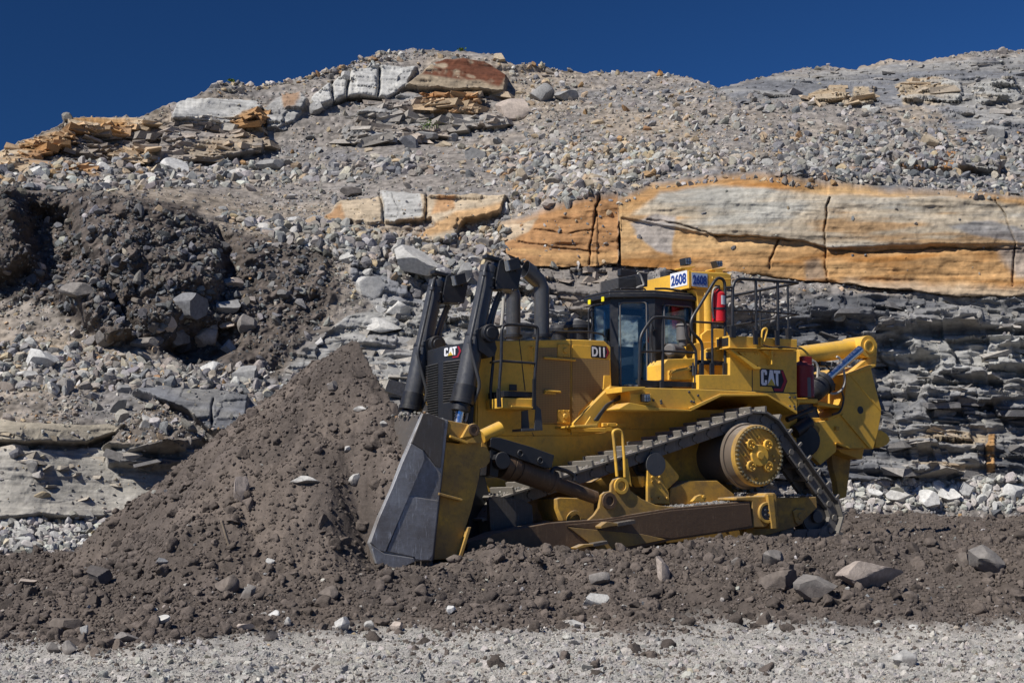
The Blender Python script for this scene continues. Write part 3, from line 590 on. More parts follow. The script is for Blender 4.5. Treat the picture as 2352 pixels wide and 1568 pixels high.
# clods and stones of the ground: rows by distance so that the near ones stay fine
def floor_scatter(name, n, smin, smax, y0, y1, kind, shapes, mat, label, power=3):
    y = y0 * (y1 / y0) ** RS.uniform(size=n); x = y * RS.uniform(-0.42, 0.42, n)
    z, be, he = ground_z(x, y); k = RS.uniform(size=n)
    pat = sstep(0.15, 0.45, fbm(x / 2.2, y / 0.9, o=4, seed=127)) * 0.8 * sstep(1, 5, x)
    brown = np.clip(sstep(0.0, 0.22, be + 0.12 * fbm(x / 1.5, y / 1.5, o=4, seed=121)) + he + pat, 0, 1)
    u = (x - O_[0]) * R_[0] + (y - O_[1]) * R_[1]; v = (x - O_[0]) * L_[0] + (y - O_[1]) * L_[1]
    free = ~((u > UB - 0.1) & (u < 3.6) & (v > -1.28) & (v < 4.5))
    free |= (u < UW - 0.1) & (v > -1.1)
    if kind == 'clod': m = k < brown * .97 + .03 * (smax < .1); c = SOILC * RS.uniform(0.75, 1.45, (n, 1))
    elif kind == 'gravel': m = k > brown; c = GRAVC * RS.uniform(0.72, 1.18, (n, 1)) * (1 + RS.uniform(-.03, .03, (n, 3)))
    else: m = k < (0.35 + 0.5 * (1 - brown)) * (1 - 0.6 * he); c = palette(n, [4, 1.2, 3, 1, 4, .1, .0, 3])
    m = m & free
    s = (smin + (smax - smin) * RS.uniform(size=n) ** power)
    p = np.stack([x, y, z], -1)[m]
    return tag(scatter(name, p, s[m], c[m], shapes, mat, flat=(0.95, 0.8) if kind == 'clod' else (0.9, 0.6), sink=0.3, smooth=kind == 'clod'), label, 'earth' if kind == 'clod' else 'gravel', kind='stuff')
floor_scatter('earth_crumbs', 190000, 0.008, 0.04, 13, 40, 'clod', CLOD_S, M_SOIL, 'small brown crumbs of earth over the churned ground and the heap')
floor_scatter('earth_clods', 16000, 0.03, 0.13, 15, 40, 'clod', CLOD_M, M_SOIL, 'brown earth clods over the churned ground and the heap', 5)
floor_scatter('gravel_chips', 150000, 0.005, 0.024, 12.5, 22, 'gravel', ROCK_S, M_ROCK, 'grey crushed gravel along the bottom of the view')
floor_scatter('gravel_lumps', 9000, 0.014, 0.075, 12.5, 24, 'gravel', CLOD_M, M_ROCK, 'larger grey lumps lying in the crushed gravel', 3)
floor_scatter('loose_chips', 22000, 0.01, 0.06, 13, 40, 'stone', ROCK_S, M_ROCK, 'pale stone chips mixed into the brown earth')
# ------------------------------------------------------------------ single boulders: (x, y, width, height) on the survey picture, colour, label
W1 = (0.47, 0.465, 0.44); W2 = (0.55, 0.55, 0.53); G1 = (0.27, 0.27, 0.265); G2 = (0.20, 0.205, 0.215); T1 = (0.44, 0.37, 0.27); T2 = (0.38, 0.30, 0.2)
BR = (0.17, 0.145, 0.125); PK = (0.42, 0.36, 0.31); O1 = (0.42, 0.24, 0.10); DK = (0.11, 0.10, 0.095); GB_ = (0.22, 0.205, 0.19)
B_CLIFF = [
 ('boulders below the top outcrop', [
  (1177,248,74,52,PK,'pale pinkish boulder leaning just right of the red-brown slab'), (1244,211,55,44,G1,'grey blocky boulder near the crest, right of the pinkish boulder'),
  (1302,220,53,28,G1,'low blue-grey boulder near the crest, furthest right of the top outcrop'), (1148,132,27,22,T1,'tan block standing on the skyline above the red-brown slab'),
  (1093,353,48,30,G1,'grey overhanging boulder alone on the slope under the top outcrop'), (1198,405,28,40,T1,'upright tan block on the slope above the ochre ledge'),
  (1250,363,36,24,G2,'tilted slate slab on the open slope below the crest'), (1305,363,26,22,W1,'small white wedge of stone right of the tilted slate slab'),
  (939,328,42,34,G2,'dark slate wedge at the foot of the top outcrop'), (979,314,53,20,G1,'flat grey rock beside the green tuft under the top outcrop'),
  (1040,316,24,20,G1,'small square grey rock right of the green tuft'), (1019,331,42,15,T1,'long cream rock lying in front of the green tuft'),
  (1515,167,15,17,O1,'small orange rock on the middle of the skyline'), (1533,173,18,14,W1,'small white rock on the skyline next to the orange one'),
  (728,245,32,34,G1,'rounded grey boulder left of the white jointed blocks'), (794,180,20,16,W1,'small white stone above the white jointed blocks')]),
 ('boulders above the ochre ledge', [
  (1368,423,36,27,T1,'cream block perched above the ochre ledge, largest of its row'), (1275,443,30,25,W1,'whitish block left of the cream block above the ochre ledge'),
  (1347,441,32,22,T1,'rounded cream stone just below the cream block'), (1158,479,23,32,W2,'white upright stone at the end of the small middle ledge'),
  (1420,440,26,20,G1,'grey cube resting where the ochre ledge begins'), (1720,375,30,22,G1,'dark grey cube on the slope over the ochre ledge'), (1940,418,26,20,W2,'white angular stone over the crack in the ochre ledge'),
  (2010,255,26,18,W1,'pale stone high on the right slope beneath the pale blocks'), (2135,325,36,28,T1,'rounded tan boulder on the right slope above the rusty ledge'), (2290,300,40,36,G1,'large grey boulder in the dark gully at the upper right')]),
 ('boulders on the left bench', [
  (402,382,60,42,W2,'big white boulder on the bench below the left outcrop'), (623,375,66,28,G1,'long grey boulder on the bench right of the big white one'), (79,393,62,28,W2,'white domed boulder on the bench at the left edge'),
  (137,439,46,20,G1,'grey flat boulder at the top of the dark bank'), (548,395,56,26,W1,'blue-white boulder between the big white and the long grey ones'), (807,442,50,22,DK,'dark flat rock above the small middle ledge'),
  (680,507,40,24,W2,'blue-white split rock at the lip of the dark bank'), (239,388,34,20,W2,'white slab leaning under the tan bedded rock'), (359,390,22,28,T1,'tan rounded stone touching the big white boulder')]),
 ('boulders caught on the dark bank', [
  (178,685,76,31,GB_,'wide grey slab perched on the spur of the dark bank'), (428,707,86,56,G2,'large flat-faced grey block in the dark bank, biggest there'), (467,757,66,44,PK,'pale long block lying under the flat-faced grey block'),
  (521,702,63,34,G1,'grey wedge right of the flat-faced grey block'), (567,738,42,40,GB_,'squarish brown-grey boulder at the right end of the bank pile'), (243,780,40,34,GB_,'cube-shaped boulder standing alone at the bottom of the bank spur'),
  (390,743,38,42,PK,'tilted pinkish block left of the pale long block'), (359,757,38,24,PK,'small pinkish block leftmost of the bank pile'), (337,785,68,30,GB_,'low grey boulder at the foot of the bank pile on the left'),
  (518,732,43,25,PK,'thin pale block wedged above the dark hollow'), (533,647,50,26,PK,'pale block high in the bank beside the dark gully'), (527,785,40,34,G1,'grey boulder below the dark hollow of the bank'),
  (406,770,50,36,GB_,'grey-brown boulder in the shadow beneath the tilted pinkish block'), (259,735,15,16,W1,'small pale cube on the bank above the cube-shaped boulder'), (217,665,24,14,GB_,'small flat stone just above the wide grey slab')]),
 ('boulders on the lower left bench', [
  (97,828,72,52,W2,'large white block on the lower bench at far left'), (480,843,50,30,W2,'white oblong block on the lower bench near the heap'), (562,860,54,48,G1,'blue-grey round boulder on the lower bench next to the heap'),
  (266,855,36,18,W1,'flat pale block on the middle of the lower bench'), (167,833,25,25,O1,'rusty orange boulder beside the large white block'), (65,864,43,22,W1,'pale boulder below and left of the large white block'),
  (347,878,40,16,G2,'long dark slate splinter on the lower bench'), (285,893,30,22,G1,'grey stone left of the dark slate splinter')]),
 ('broken blocks behind the machine', [
  (958,606,100,66,W1,'great pale slab tilted among the broken blocks left of the lift arms'), (852,657,66,52,W1,'pale rounded block below and left of the great pale slab'), (915,700,60,42,W1,'pale angular block beneath the great pale slab'),
  (1066,634,36,40,G1,'blue-grey upright block between the lift arms'), (1024,584,40,18,G1,'grey flat block at the top of the broken blocks'), (1120,560,50,22,GB_,'grey stone at the left foot of the ochre ledge'), (800,590,40,26,W1,'whitish block at the upper left of the broken blocks'),
  (880,745,90,34,W1,'broad pale slab just above the top of the earth heap')]),
 ('white boulders at the foot of the right wall', [
  (2064,1135,63,26,W1,'flat pale boulder nearest the ripper in the white rubble'), (2125,1139,53,38,W2,'white boulder second from the ripper in the white rubble'), (2182,1135,52,34,W2,'white boulder in the middle of the right-hand rubble'),
  (2158,1112,35,28,W2,'white pointed boulder highest in the right-hand rubble'), (2218,1122,38,34,W2,'tall white boulder right of the rubble middle'), (2328,1128,50,38,W2,'white boulder at the right edge of the picture'), (2010,1130,32,22,W2,'small white boulder close behind the track')])]
B_GROUND = [
 ('stones on the earth in front of the machine', [
  (1521,1306,36,66,PK,'long pale rock lying slantwise in front of the push arm'), (1776,1280,50,36,GB_,'dark angular block on the earth below the rear trunnion'), (1786,1330,85,48,BR,'brown boulder with a pale underside in front of the track'),
  (1872,1348,98,54,GB_,'broad grey boulder in the middle of three in front of the track'), (2000,1322,150,66,PK,'largest pale boulder half buried right of the machine'), (2270,1286,72,68,GB_,'tall grey boulder near the right edge on the brown earth'),
  (1367,1376,58,32,W1,'whitish flat rock alone in front of the blade'), (2077,1512,54,38,W1,'pale rock lying in the grey gravel at lower right'), (1376,1330,46,28,GB_,'rounded grey-brown stone behind the whitish flat rock'),
  (2215,1285,32,34,BR,'brown rounded boulder touching the tall grey one'), (1323,1432,36,18,W1,'pale flat stone at the edge of the gravel below the blade'), (1690,1290,30,20,GB_,'small grey stone between the slanting rock and the dark block'),
  (1040,1282,34,20,BR,'brown rounded stone at the back of the blade foot')]),
 ('stones along the toe of the heap', [
  (224,1322,50,50,DK,'dark lumpy boulder at the left toe of the heap'), (520,1340,52,44,BR,'brown boulder under the heap, left of centre'), (750,1362,46,34,BR,'brown-grey boulder in front of the blade corner'), (566,1358,38,32,GB_,'grey-brown boulder right of the brown boulder under the heap'),
  (369,1424,38,22,W1,'white rounded stone near the gravel edge at lower left'), (560,1440,46,17,PK,'long flat cream stone at the gravel edge'), (620,1458,30,28,DK,'dark square stone at the gravel edge'), (784,1432,32,34,W1,'pale upright stone at the gravel edge left of the blade'),
  (288,1463,60,24,GB_,'wide low grey stone at the gravel edge, lower left'), (148,1437,70,28,BR,'wide brown earth-covered stone at lower left'), (116,1488,32,28,GB_,'rounded grey stone in the left corner by the gravel'), (156,1486,32,30,GB_,'taller grey stone next to the rounded one in the left corner'),
  (191,1447,17,26,W1,'small pale upright stone above the left corner'), (626,1408,28,17,W2,'small white stone below the middle of the heap'), (909,1438,28,24,PK,'pale stone at the gravel edge under the blade'), (846,1435,24,22,W1,'small white stone at the gravel edge just left of the blade'),
  (60,1338,40,16,PK,'flat pale stone on the earth at the far left'), (1035,1402,20,20,W2,'small white pointed stone in the earth below the blade back'), (658,1429,17,24,W1,'narrow white stone below the heap')]),
 ('stones stuck in the heap', [
  (551,1122,34,62,PK,'pale speckled boulder embedded in the face of the heap'), (701,1105,70,20,W1,'long white shard sticking out of the heap'), (812,1112,26,28,W1,'pale chip in the heap beside the blade'), (883,976,22,16,W1,'white chip near the top of the heap by the blade'),
  (796,1038,16,14,W1,'small white chip in the upper middle of the heap'), (826,938,36,11,W1,'thin white flake high on the heap'), (762,885,22,24,GB_,'grey-brown pebble near the left crest of the heap'), (370,1290,32,20,G2,'slate piece low on the left flank of the heap'), (618,1290,20,14,W1,'small white stone low in the heap')])]
def boulder(px, py, w, h, colr, label, group, fn, k, spin=None):
    pos = fn(px, py + h * 0.32) if fn is cliff_at else fn(px, py + h * 0.42)
    pos = np.array(pos, float).reshape(-1)[:3]; sc = np.linalg.norm(pos - np.array([0, 0, CAMH])) / F_P
    v, f = ROCK_L[k % len(ROCK_L)]; rs = np.random.RandomState(k + 500)
    q = Matrix.Rotation(rs.uniform(0, 6.28), 3, 'Z') @ Matrix.Rotation(rs.uniform(-.5, .5), 3, 'X'); v = v @ np.array(q).T
    v = (v - (v.max(0) + v.min(0)) / 2) / ((v.max(0) - v.min(0)) / 2)
    if spin: a = math.radians(spin); v = v * np.array([.5, .5, 1.0]); v = np.stack([v[:, 0] * math.cos(a) - v[:, 2] * math.sin(a), v[:, 1], v[:, 0] * math.sin(a) + v[:, 2] * math.cos(a)], -1); v /= np.abs(v).max(0)
    S3 = np.array([w / 2 * sc * 1.05, (w + h) / 4 * sc, h / 2 * sc * 1.12]); v = v * S3
    c = np.ones((len(v), 3)) * np.array(colr); s = fbm(v[:, 0] * 3 + k, v[:, 1] * 3, v[:, 2] * 3, o=3, seed=7); c *= (1 + 0.22 * s)[:, None]
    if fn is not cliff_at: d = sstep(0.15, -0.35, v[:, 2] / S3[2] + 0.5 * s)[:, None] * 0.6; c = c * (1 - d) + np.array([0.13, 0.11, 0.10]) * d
    o = link_mesh('boulder', v, f, M_ROCK, smooth=True, col=np.clip(c, 0.02, .7)); o.data.set_sharp_from_angle(angle=math.radians(24))
    lift = S3[2] * (0.55 if fn is not cliff_at else 0.35)
    o.location = (pos[0], pos[1] - (0.12 * S3[1] if fn is cliff_at else -0.2 * S3[1]), pos[2] + lift)
    tag(o, label, 'boulder', group); return o
k = 0
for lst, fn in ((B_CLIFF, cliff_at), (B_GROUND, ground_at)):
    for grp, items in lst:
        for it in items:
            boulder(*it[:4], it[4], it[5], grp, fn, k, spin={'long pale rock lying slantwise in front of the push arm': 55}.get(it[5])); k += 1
# further single stones, alike within each place
def stones(poly, n, wmin, wmax, pal, label, group, seed):
    rs = np.random.RandomState(seed); xs = [p[0] for p in poly]; ys = [p[1] for p in poly]; global k; c = 0
    while c < n:
        x, y = rs.uniform(min(xs), max(xs)), rs.uniform(min(ys), max(ys))
        if not inpoly(np.array([x]), np.array([y]), poly)[0]: continue
        w = wmin + (wmax - wmin) * rs.uniform() ** 2; cc = np.array(pal[rs.randint(len(pal))]) * rs.uniform(.85, 1.15)
        boulder(x, y, w, w * rs.uniform(.5, .85), tuple(cc), label, group, cliff_at, k); k += 1; c += 1
stones([(1220,345),(1560,345),(1700,400),(1400,450),(1230,440)], 34, 10, 24, [W1, T1, W1, G1], 'pale angular stone in the tumble just above the ochre ledge', 'stones tumbled above the ochre ledge', 1)
stones([(1100,170),(1600,200),(1700,320),(1300,340),(1180,300)], 18, 9, 20, [W1, T1, G1, T2], 'stone on the open slope under the middle skyline', 'stones under the middle skyline', 2)
stones([(1700,240),(2340,260),(2340,330),(2050,340),(1750,370)], 22, 9, 22, [G1, W1, G2], 'grey stone on the right slope between the crest rock and the rusty ledge', 'stones on the right slope', 3)
stones([(820,340),(1080,340),(1080,430),(780,440),(700,420)], 20, 9, 20, [T1, W1, G1], 'stone on the slope between the top outcrop and the small middle ledge', 'stones above the small middle ledge', 4)
stones([(800,560),(1050,600),(1180,680),(1000,740),(820,700)], 22, 14, 34, [W1, G1, G1, W2], 'broken grey block in the pile left of the exhaust stacks', 'broken blocks left of the stacks', 5)
stones([(0,800),(600,840),(600,900),(0,900)], 24, 12, 28, [W1, W1, G1, T1], 'stone scattered on the lower left bench', 'stones on the lower left bench', 6)
stones([(0,385),(700,395),(720,430),(0,425)], 20, 10, 24, [W1, G1, T1], 'stone scattered on the upper left bench', 'stones on the upper left bench', 7)
stones([(1960,1120),(2345,1112),(2345,1160),(1960,1160)], 26, 12, 30, [W2, W2, W1], 'white stone in the rubble at the foot of the right wall', 'white rubble stones at right', 8)
stones([(5,1215),(270,1205),(250,1245),(5,1262)], 26, 11, 26, [W2, W1, W1], 'white stone in the rubble at the foot of the left wall', 'white rubble stones at left', 9)
stones([(1480,680),(2000,700),(1960,760),(1850,740),(1500,760)], 10, 10, 22, [W1, G1], 'stone on the scree under the ochre ledge behind the rails', 'stones on the scree under the ochre ledge', 10)
# splintered stick in the heap
pa = ground_at(524, 1254); pb = pa + np.array([-.085, -.05, .30]); sm = bmesh.new()
n8 = 7; d_ = Vector(pb - pa); a_ = d_.orthogonal().normalized(); b_ = d_.normalized().cross(a_); rings = []
for t in (-.25, 0, .35, .7, 1.0):
    r_ = .030 * (1 - .35 * t); rings.append([sm.verts.new(Vector(pa) + d_ * (t + .12 * random.random() * (t > .9)) + a_ * r_ * math.cos(2*PI*i/n8) * random.uniform(.7, 1.2) + b_ * r_ * .6 * math.sin(2*PI*i/n8)) for i in range(n8)])
for A, B in zip(rings, rings[1:]):
    for i in range(n8): sm.faces.new([A[i], A[(i + 1) % n8], B[(i + 1) % n8], B[i]])
sm.faces.new(rings[-1]); me = bpy.data.meshes.new('wood_splinter'); sm.to_mesh(me); sm.free(); me.materials.append(paint('bare_wood', (0.34, 0.27, 0.19), .8, .2))
o = bpy.data.objects.new('wood_splinter', me); C.objects.link(o); tag(o, 'splintered piece of bare wood sticking out of the brown heap', 'stick')
# small green weeds
LEAF = paint('leaf_green', (0.09, 0.16, 0.02), .6, .1, updust=0)
for (px, py, w, lab) in ((535, 199, .16, 'small green weed on the left crest of the skyline'), (985, 306, .55, 'bright green weed under the top outcrop'), (1060, 126, .16, 'small green weed on the summit above the red-brown slab')):
    c = cliff_at(px, py); V = []; F = []
    for i in range(120):
        q = RS.normal(size=3) * np.array([.38, .25, .16]) * w + np.array([0, -.25, .16]); q[2] = abs(q[2]); a = RS.uniform(0, 6.28); l = RS.uniform(.05, .10)
        d1 = np.array([math.cos(a), math.sin(a), RS.uniform(-.3, .8)]) * l; d2 = np.cross(d1, RS.normal(size=3)); d2 = d2 / np.linalg.norm(d2) * l * .35
        b0 = len(V); V += [c + q, c + q + d1 * .5 + d2, c + q + d1, c + q + d1 * .5 - d2]; F.append([b0, b0 + 1, b0 + 2, b0 + 3])
    o = link_mesh('weed', np.array(V), F, LEAF, smooth=False); tag(o, lab, 'plant')
# ------------------------------------------------------------------ bulldozer
def c1(x, y): return (1270.1 + .34 * x, 564.5 + .34 * y)
def c2(x, y): return (827.9 + .3 * x, 564.5 + .3 * y)
def c3(x, y): return (827.9 + .282 * x, 893.8 + .282 * y)
def c4(x, y): return (1223 + .36 * x, 846.7 + .36 * y)
def s1(x, y): return (1354.8 + .204 * x, 583.3 + .204 * y)
def s2(x, y): return (1599.4 + .192 * x, 602.1 + .192 * y)
def s3(x, y): return (1787.5 + .24 * x, 752.6 + .24 * y)
def s4(x, y): return (1599.4 + .156 * x, 940.8 + .156 * y)
def s5(x, y): return (1251.3 + .168 * x, 1016.1 + .168 * y)
def s6(x, y): return (1034.9 + .204 * x, 696.2 + .204 * y)
def P0(x, y): return (x, y)
DZ = bpy.data.objects.new('bulldozer', None); C.objects.link(DZ); DZ.location = tuple(O_); DZ.rotation_euler = (0, 0, YAW)
tag(DZ, 'large yellow tracked bulldozer pushing a heap of brown earth with its blade', 'bulldozer')

WHOLE = {'bolt', 'louvre', 'cooling_fin', 'lens_rib', 'brand_mark', 'model_mark', 'lettering', 'cab', 'lens', 'track_shoe', 'sprocket', 'final_drive', 'hub_cover', 'gusset', 'main_frame', 'ripper_beam'}
class MB:
    def __init__(s): s.bm = bmesh.new(); s.mi = 0
    def face(s, vs):
        try: f = s.bm.faces.new(vs); f.material_index = s.mi; return f
        except ValueError: return None
    def prism(s, pts, v0, v1):
        """side profile [(u,z)] given width from v0 to v1"""
        a = [s.bm.verts.new((p[0], v0, p[1])) for p in pts]; b = [s.bm.verts.new((p[0], v1, p[1])) for p in pts]
        s.face(a); s.face(b[::-1]); n = len(pts)
        for i in range(n): s.face([a[i], b[i], b[(i + 1) % n], a[(i + 1) % n]])
        return s
    def plan(s, pts, z0, z1):
        a = [s.bm.verts.new((p[0], p[1], z0)) for p in pts]; b = [s.bm.verts.new((p[0], p[1], z1)) for p in pts]
        s.face(a[::-1]); s.face(b); n = len(pts)
        for i in range(n): s.face([a[i], a[(i + 1) % n], b[(i + 1) % n], b[i]])
        return s
    def pp(s, f, pts, v0, v1): return s.prism([mp(f(*p), v0) for p in pts], v0, v1)
    def box(s, u0, u1, v0, v1, z0, z1): return s.prism([(u0, z0), (u1, z0), (u1, z1), (u0, z1)], v0, v1)
    def cyl(s, p0, p1, r0, r1=None, n=24, caps=True):
        p0 = Vector(p0); p1 = Vector(p1); r1 = r0 if r1 is None else r1; d = (p1 - p0).normalized()
        a = d.orthogonal().normalized(); b = d.cross(a)
        A = [s.bm.verts.new(p0 + r0 * (math.cos(2 * PI * i / n) * a + math.sin(2 * PI * i / n) * b)) for i in range(n)]
        B = [s.bm.verts.new(p1 + r1 * (math.cos(2 * PI * i / n) * a + math.sin(2 * PI * i / n) * b)) for i in range(n)]
        for i in range(n): s.face([A[i], A[(i + 1) % n], B[(i + 1) % n], B[i]])
        if caps: s.face(A[::-1]); s.face(B)
        return s
    def ring(s, c, ax, ro, ri, w, n=28):
        """washer of width w along ax"""
        c = Vector(c); d = Vector(ax).normalized(); a = d.orthogonal().normalized(); b = d.cross(a); L = []
        for (r, t) in ((ro, 0), (ro, w), (ri, w), (ri, 0)):
            L.append([s.bm.verts.new(c + d * t + r * (math.cos(2 * PI * i / n) * a + math.sin(2 * PI * i / n) * b)) for i in range(n)])
        for k in range(4):
            for i in range(n): s.face([L[k][i], L[k][(i + 1) % n], L[(k + 1) % 4][(i + 1) % n], L[(k + 1) % 4][i]])
        return s
    def tube(s, pts, r, n=10):
        pts = [Vector(p) for p in pts]; rings = []; prev = None
        for i, p in enumerate(pts):
            d = (pts[min(i + 1, len(pts) - 1)] - pts[max(i - 1, 0)]).normalized()
            a = d.orthogonal().normalized() if prev is None else (prev - d * prev.dot(d)).normalized()
            prev = a; b = d.cross(a)
            rings.append([s.bm.verts.new(p + r * (math.cos(2 * PI * k / n) * a + math.sin(2 * PI * k / n) * b)) for k in range(n)])
        for A, B in zip(rings, rings[1:]):
            for k in range(n): s.face([A[k], A[(k + 1) % n], B[(k + 1) % n], B[k]])
        s.face(rings[0][::-1]); s.face(rings[-1]); return s
    def build(s, name, mats, parent=None, bevel=0.01, label=None, sharp=35):
        if name not in WHOLE and not label:
            parts = s.clusters()
            if len(parts) > 1: return [p.build_one(name, mats, parent, bevel, label, sharp) for p in parts][0]
        return s.build_one(name, mats, parent, bevel, label, sharp)
    def clusters(s):
        """separate pieces that do not touch one another"""
        s.bm.verts.ensure_lookup_table(); s.bm.verts.index_update(); n = len(s.bm.verts); lab = [-1] * n; isl = []
        for v in s.bm.verts:
            if lab[v.index] >= 0: continue
            st = [v]; lab[v.index] = len(isl); c = []
            while st:
                a = st.pop(); c.append(a)
                for e in a.link_edges:
                    b = e.other_vert(a)
                    if lab[b.index] < 0: lab[b.index] = len(isl); st.append(b)
            isl.append(c)
        bb = []
        for c in isl: co = np.array([v.co[:] for v in c]); bb.append((co.min(0) - .006, co.max(0) + .006, len(c)))
        g = list(range(len(isl)))
        def find(i):
            while g[i] != i: i = g[i]
            return i
        for i in range(len(isl)):
            for j in range(i):
                if (bb[i][0] <= bb[j][1]).all() and (bb[j][0] <= bb[i][1]).all(): g[find(i)] = find(j)
        roots = sorted({find(i) for i in range(len(isl))}, key=lambda r: -sum(np.prod(bb[i][1] - bb[i][0]) for i in range(len(isl)) if find(i) == r))
        if len(roots) == 1 or len(roots) > 8: return [s]
        out = []
        for r in roots:
            q = MB(); mp_ = {}
            for v in s.bm.verts:
                if find(lab[v.index]) == r: mp_[v] = q.bm.verts.new(v.co)
            for f in s.bm.faces:
                if f.verts[0] in mp_: h = q.bm.faces.new([mp_[v] for v in f.verts]); h.material_index = f.material_index
            out.append(q)
        s.bm.free(); return out
    def build_one(s, name, mats, parent=None, bevel=0.01, label=None, sharp=35):
        bmesh.ops.recalc_face_normals(s.bm, faces=s.bm.faces)
        me = bpy.data.meshes.new(name); s.bm.to_mesh(me); s.bm.free()
        for p in me.polygons: p.use_smooth = True
        me.set_sharp_from_angle(angle=math.radians(sharp))
        for m in (mats if isinstance(mats, (list, tuple)) else [mats]): me.materials.append(m)
        o = bpy.data.objects.new(name, me); C.objects.link(o); o.parent = DZ if parent is None else parent
        if bevel:
            b = o.modifiers.new('bevel', 'BEVEL'); b.width = bevel; b.segments = 2; b.limit_method = 'ANGLE'; b.angle_limit = math.radians(38); b.harden_normals = True
        if label: o['label'] = label
        return o
def L3(f, x, y, v): u, z = mp(f(x, y), v); return Vector((u, v, z))
def bend(pts, r=0.09, k=5):
    """round the corners of a bent pipe"""
    pts = [Vector(p) for p in pts]; out = [pts[0]]
    for i in range(1, len(pts) - 1):
        a, b, c = pts[i - 1], pts[i], pts[i + 1]; d0 = min(r, (a - b).length * 0.45); d1 = min(r, (c - b).length * 0.45)
        p = b + (a - b).normalized() * d0; q = b + (c - b).normalized() * d1
        for j in range(k + 1): t = j / k; out.append((1 - t) ** 2 * p + 2 * t * (1 - t) * b + t * t * q)
    out.append(pts[-1]); return out
def pipe(m, f, pts, v, r, rad=0.09):
    m.tube(bend([L3(f, p[0], p[1], p[2] if len(p) > 2 else v) for p in pts], rad), r)
def spline(pts, k=8):
    pts = [Vector(p) for p in pts]; q = [pts[0]] + pts + [pts[-1]]; out = []
    for i in range(1, len(q) - 2):
        for j in range(k):
            t = j / k; out.append(0.5 * ((2 * q[i]) + (-q[i-1] + q[i+1]) * t + (2*q[i-1] - 5*q[i] + 4*q[i+1] - q[i+2]) * t*t + (-q[i-1] + 3*q[i] - 3*q[i+1] + q[i+2]) * t**3))
    out.append(pts[-1]); return out
def hose(m, f, pts, v, r): m.tube(spline([L3(f, p[0], p[1], p[2] if len(p) > 2 else v) for p in pts]), r)
def bolts(m, f, pts, v, r=0.022, h=0.02):
    for p in pts: c = L3(f, p[0], p[1], v); m.cyl(c, c + Vector((0, -h, 0)), r, r * 0.85, 8)

# text and logos -------------------------------------------------
def text_mesh(name, body, bold=0.02):
    cu = bpy.data.curves.new(name, 'FONT'); cu.body = body; cu.extrude = 0.02; cu.offset = bold; cu.resolution_u = 4
    o = bpy.data.objects.new(name, cu); C.objects.link(o); bpy.context.view_layer.update()
    me = bpy.data.meshes.new_from_object(o.evaluated_get(bpy.context.evaluated_depsgraph_get())); C.objects.unlink(o); bpy.data.objects.remove(o)
    me.name = name; return me
def put_text(name, body, mat, org, xdir, updir, width, height, parent, bold=0.02, depth=0.004):
    me = text_mesh(name, body, bold); co = np.array([v.co[:] for v in me.vertices]); lo, hi = co.min(0), co.max(0); s = hi - lo
    x = Vector(xdir).normalized(); y = Vector(updir).normalized(); n = x.cross(y)
    for v in me.vertices:
        a = (v.co[0] - lo[0]) / s[0] * width; b = (v.co[1] - lo[1]) / s[1] * height; c = (v.co[2] - lo[2]) / s[2] * depth
        v.co = Vector(org) + x * a + y * b + n * c
    me.materials.clear(); me.materials.append(mat); o = bpy.data.objects.new(name, me); C.objects.link(o); o.parent = parent; return o
def flat(m, org, x, y, pts, d0, d1):
    """polygon in a plane (org, x, y), raised from d0 to d1 along its normal"""
    x = Vector(x).normalized(); y = Vector(y).normalized(); n = x.cross(y); o = Vector(org)
    a = [m.bm.verts.new(o + x * p[0] + y * p[1] + n * d0) for p in pts]; b = [m.bm.verts.new(o + x * p[0] + y * p[1] + n * d1) for p in pts]
    m.face(a[::-1]); m.face(b)
    for i in range(len(pts)): m.face([a[i], a[(i + 1) % len(pts)], b[(i + 1) % len(pts)], b[i]])
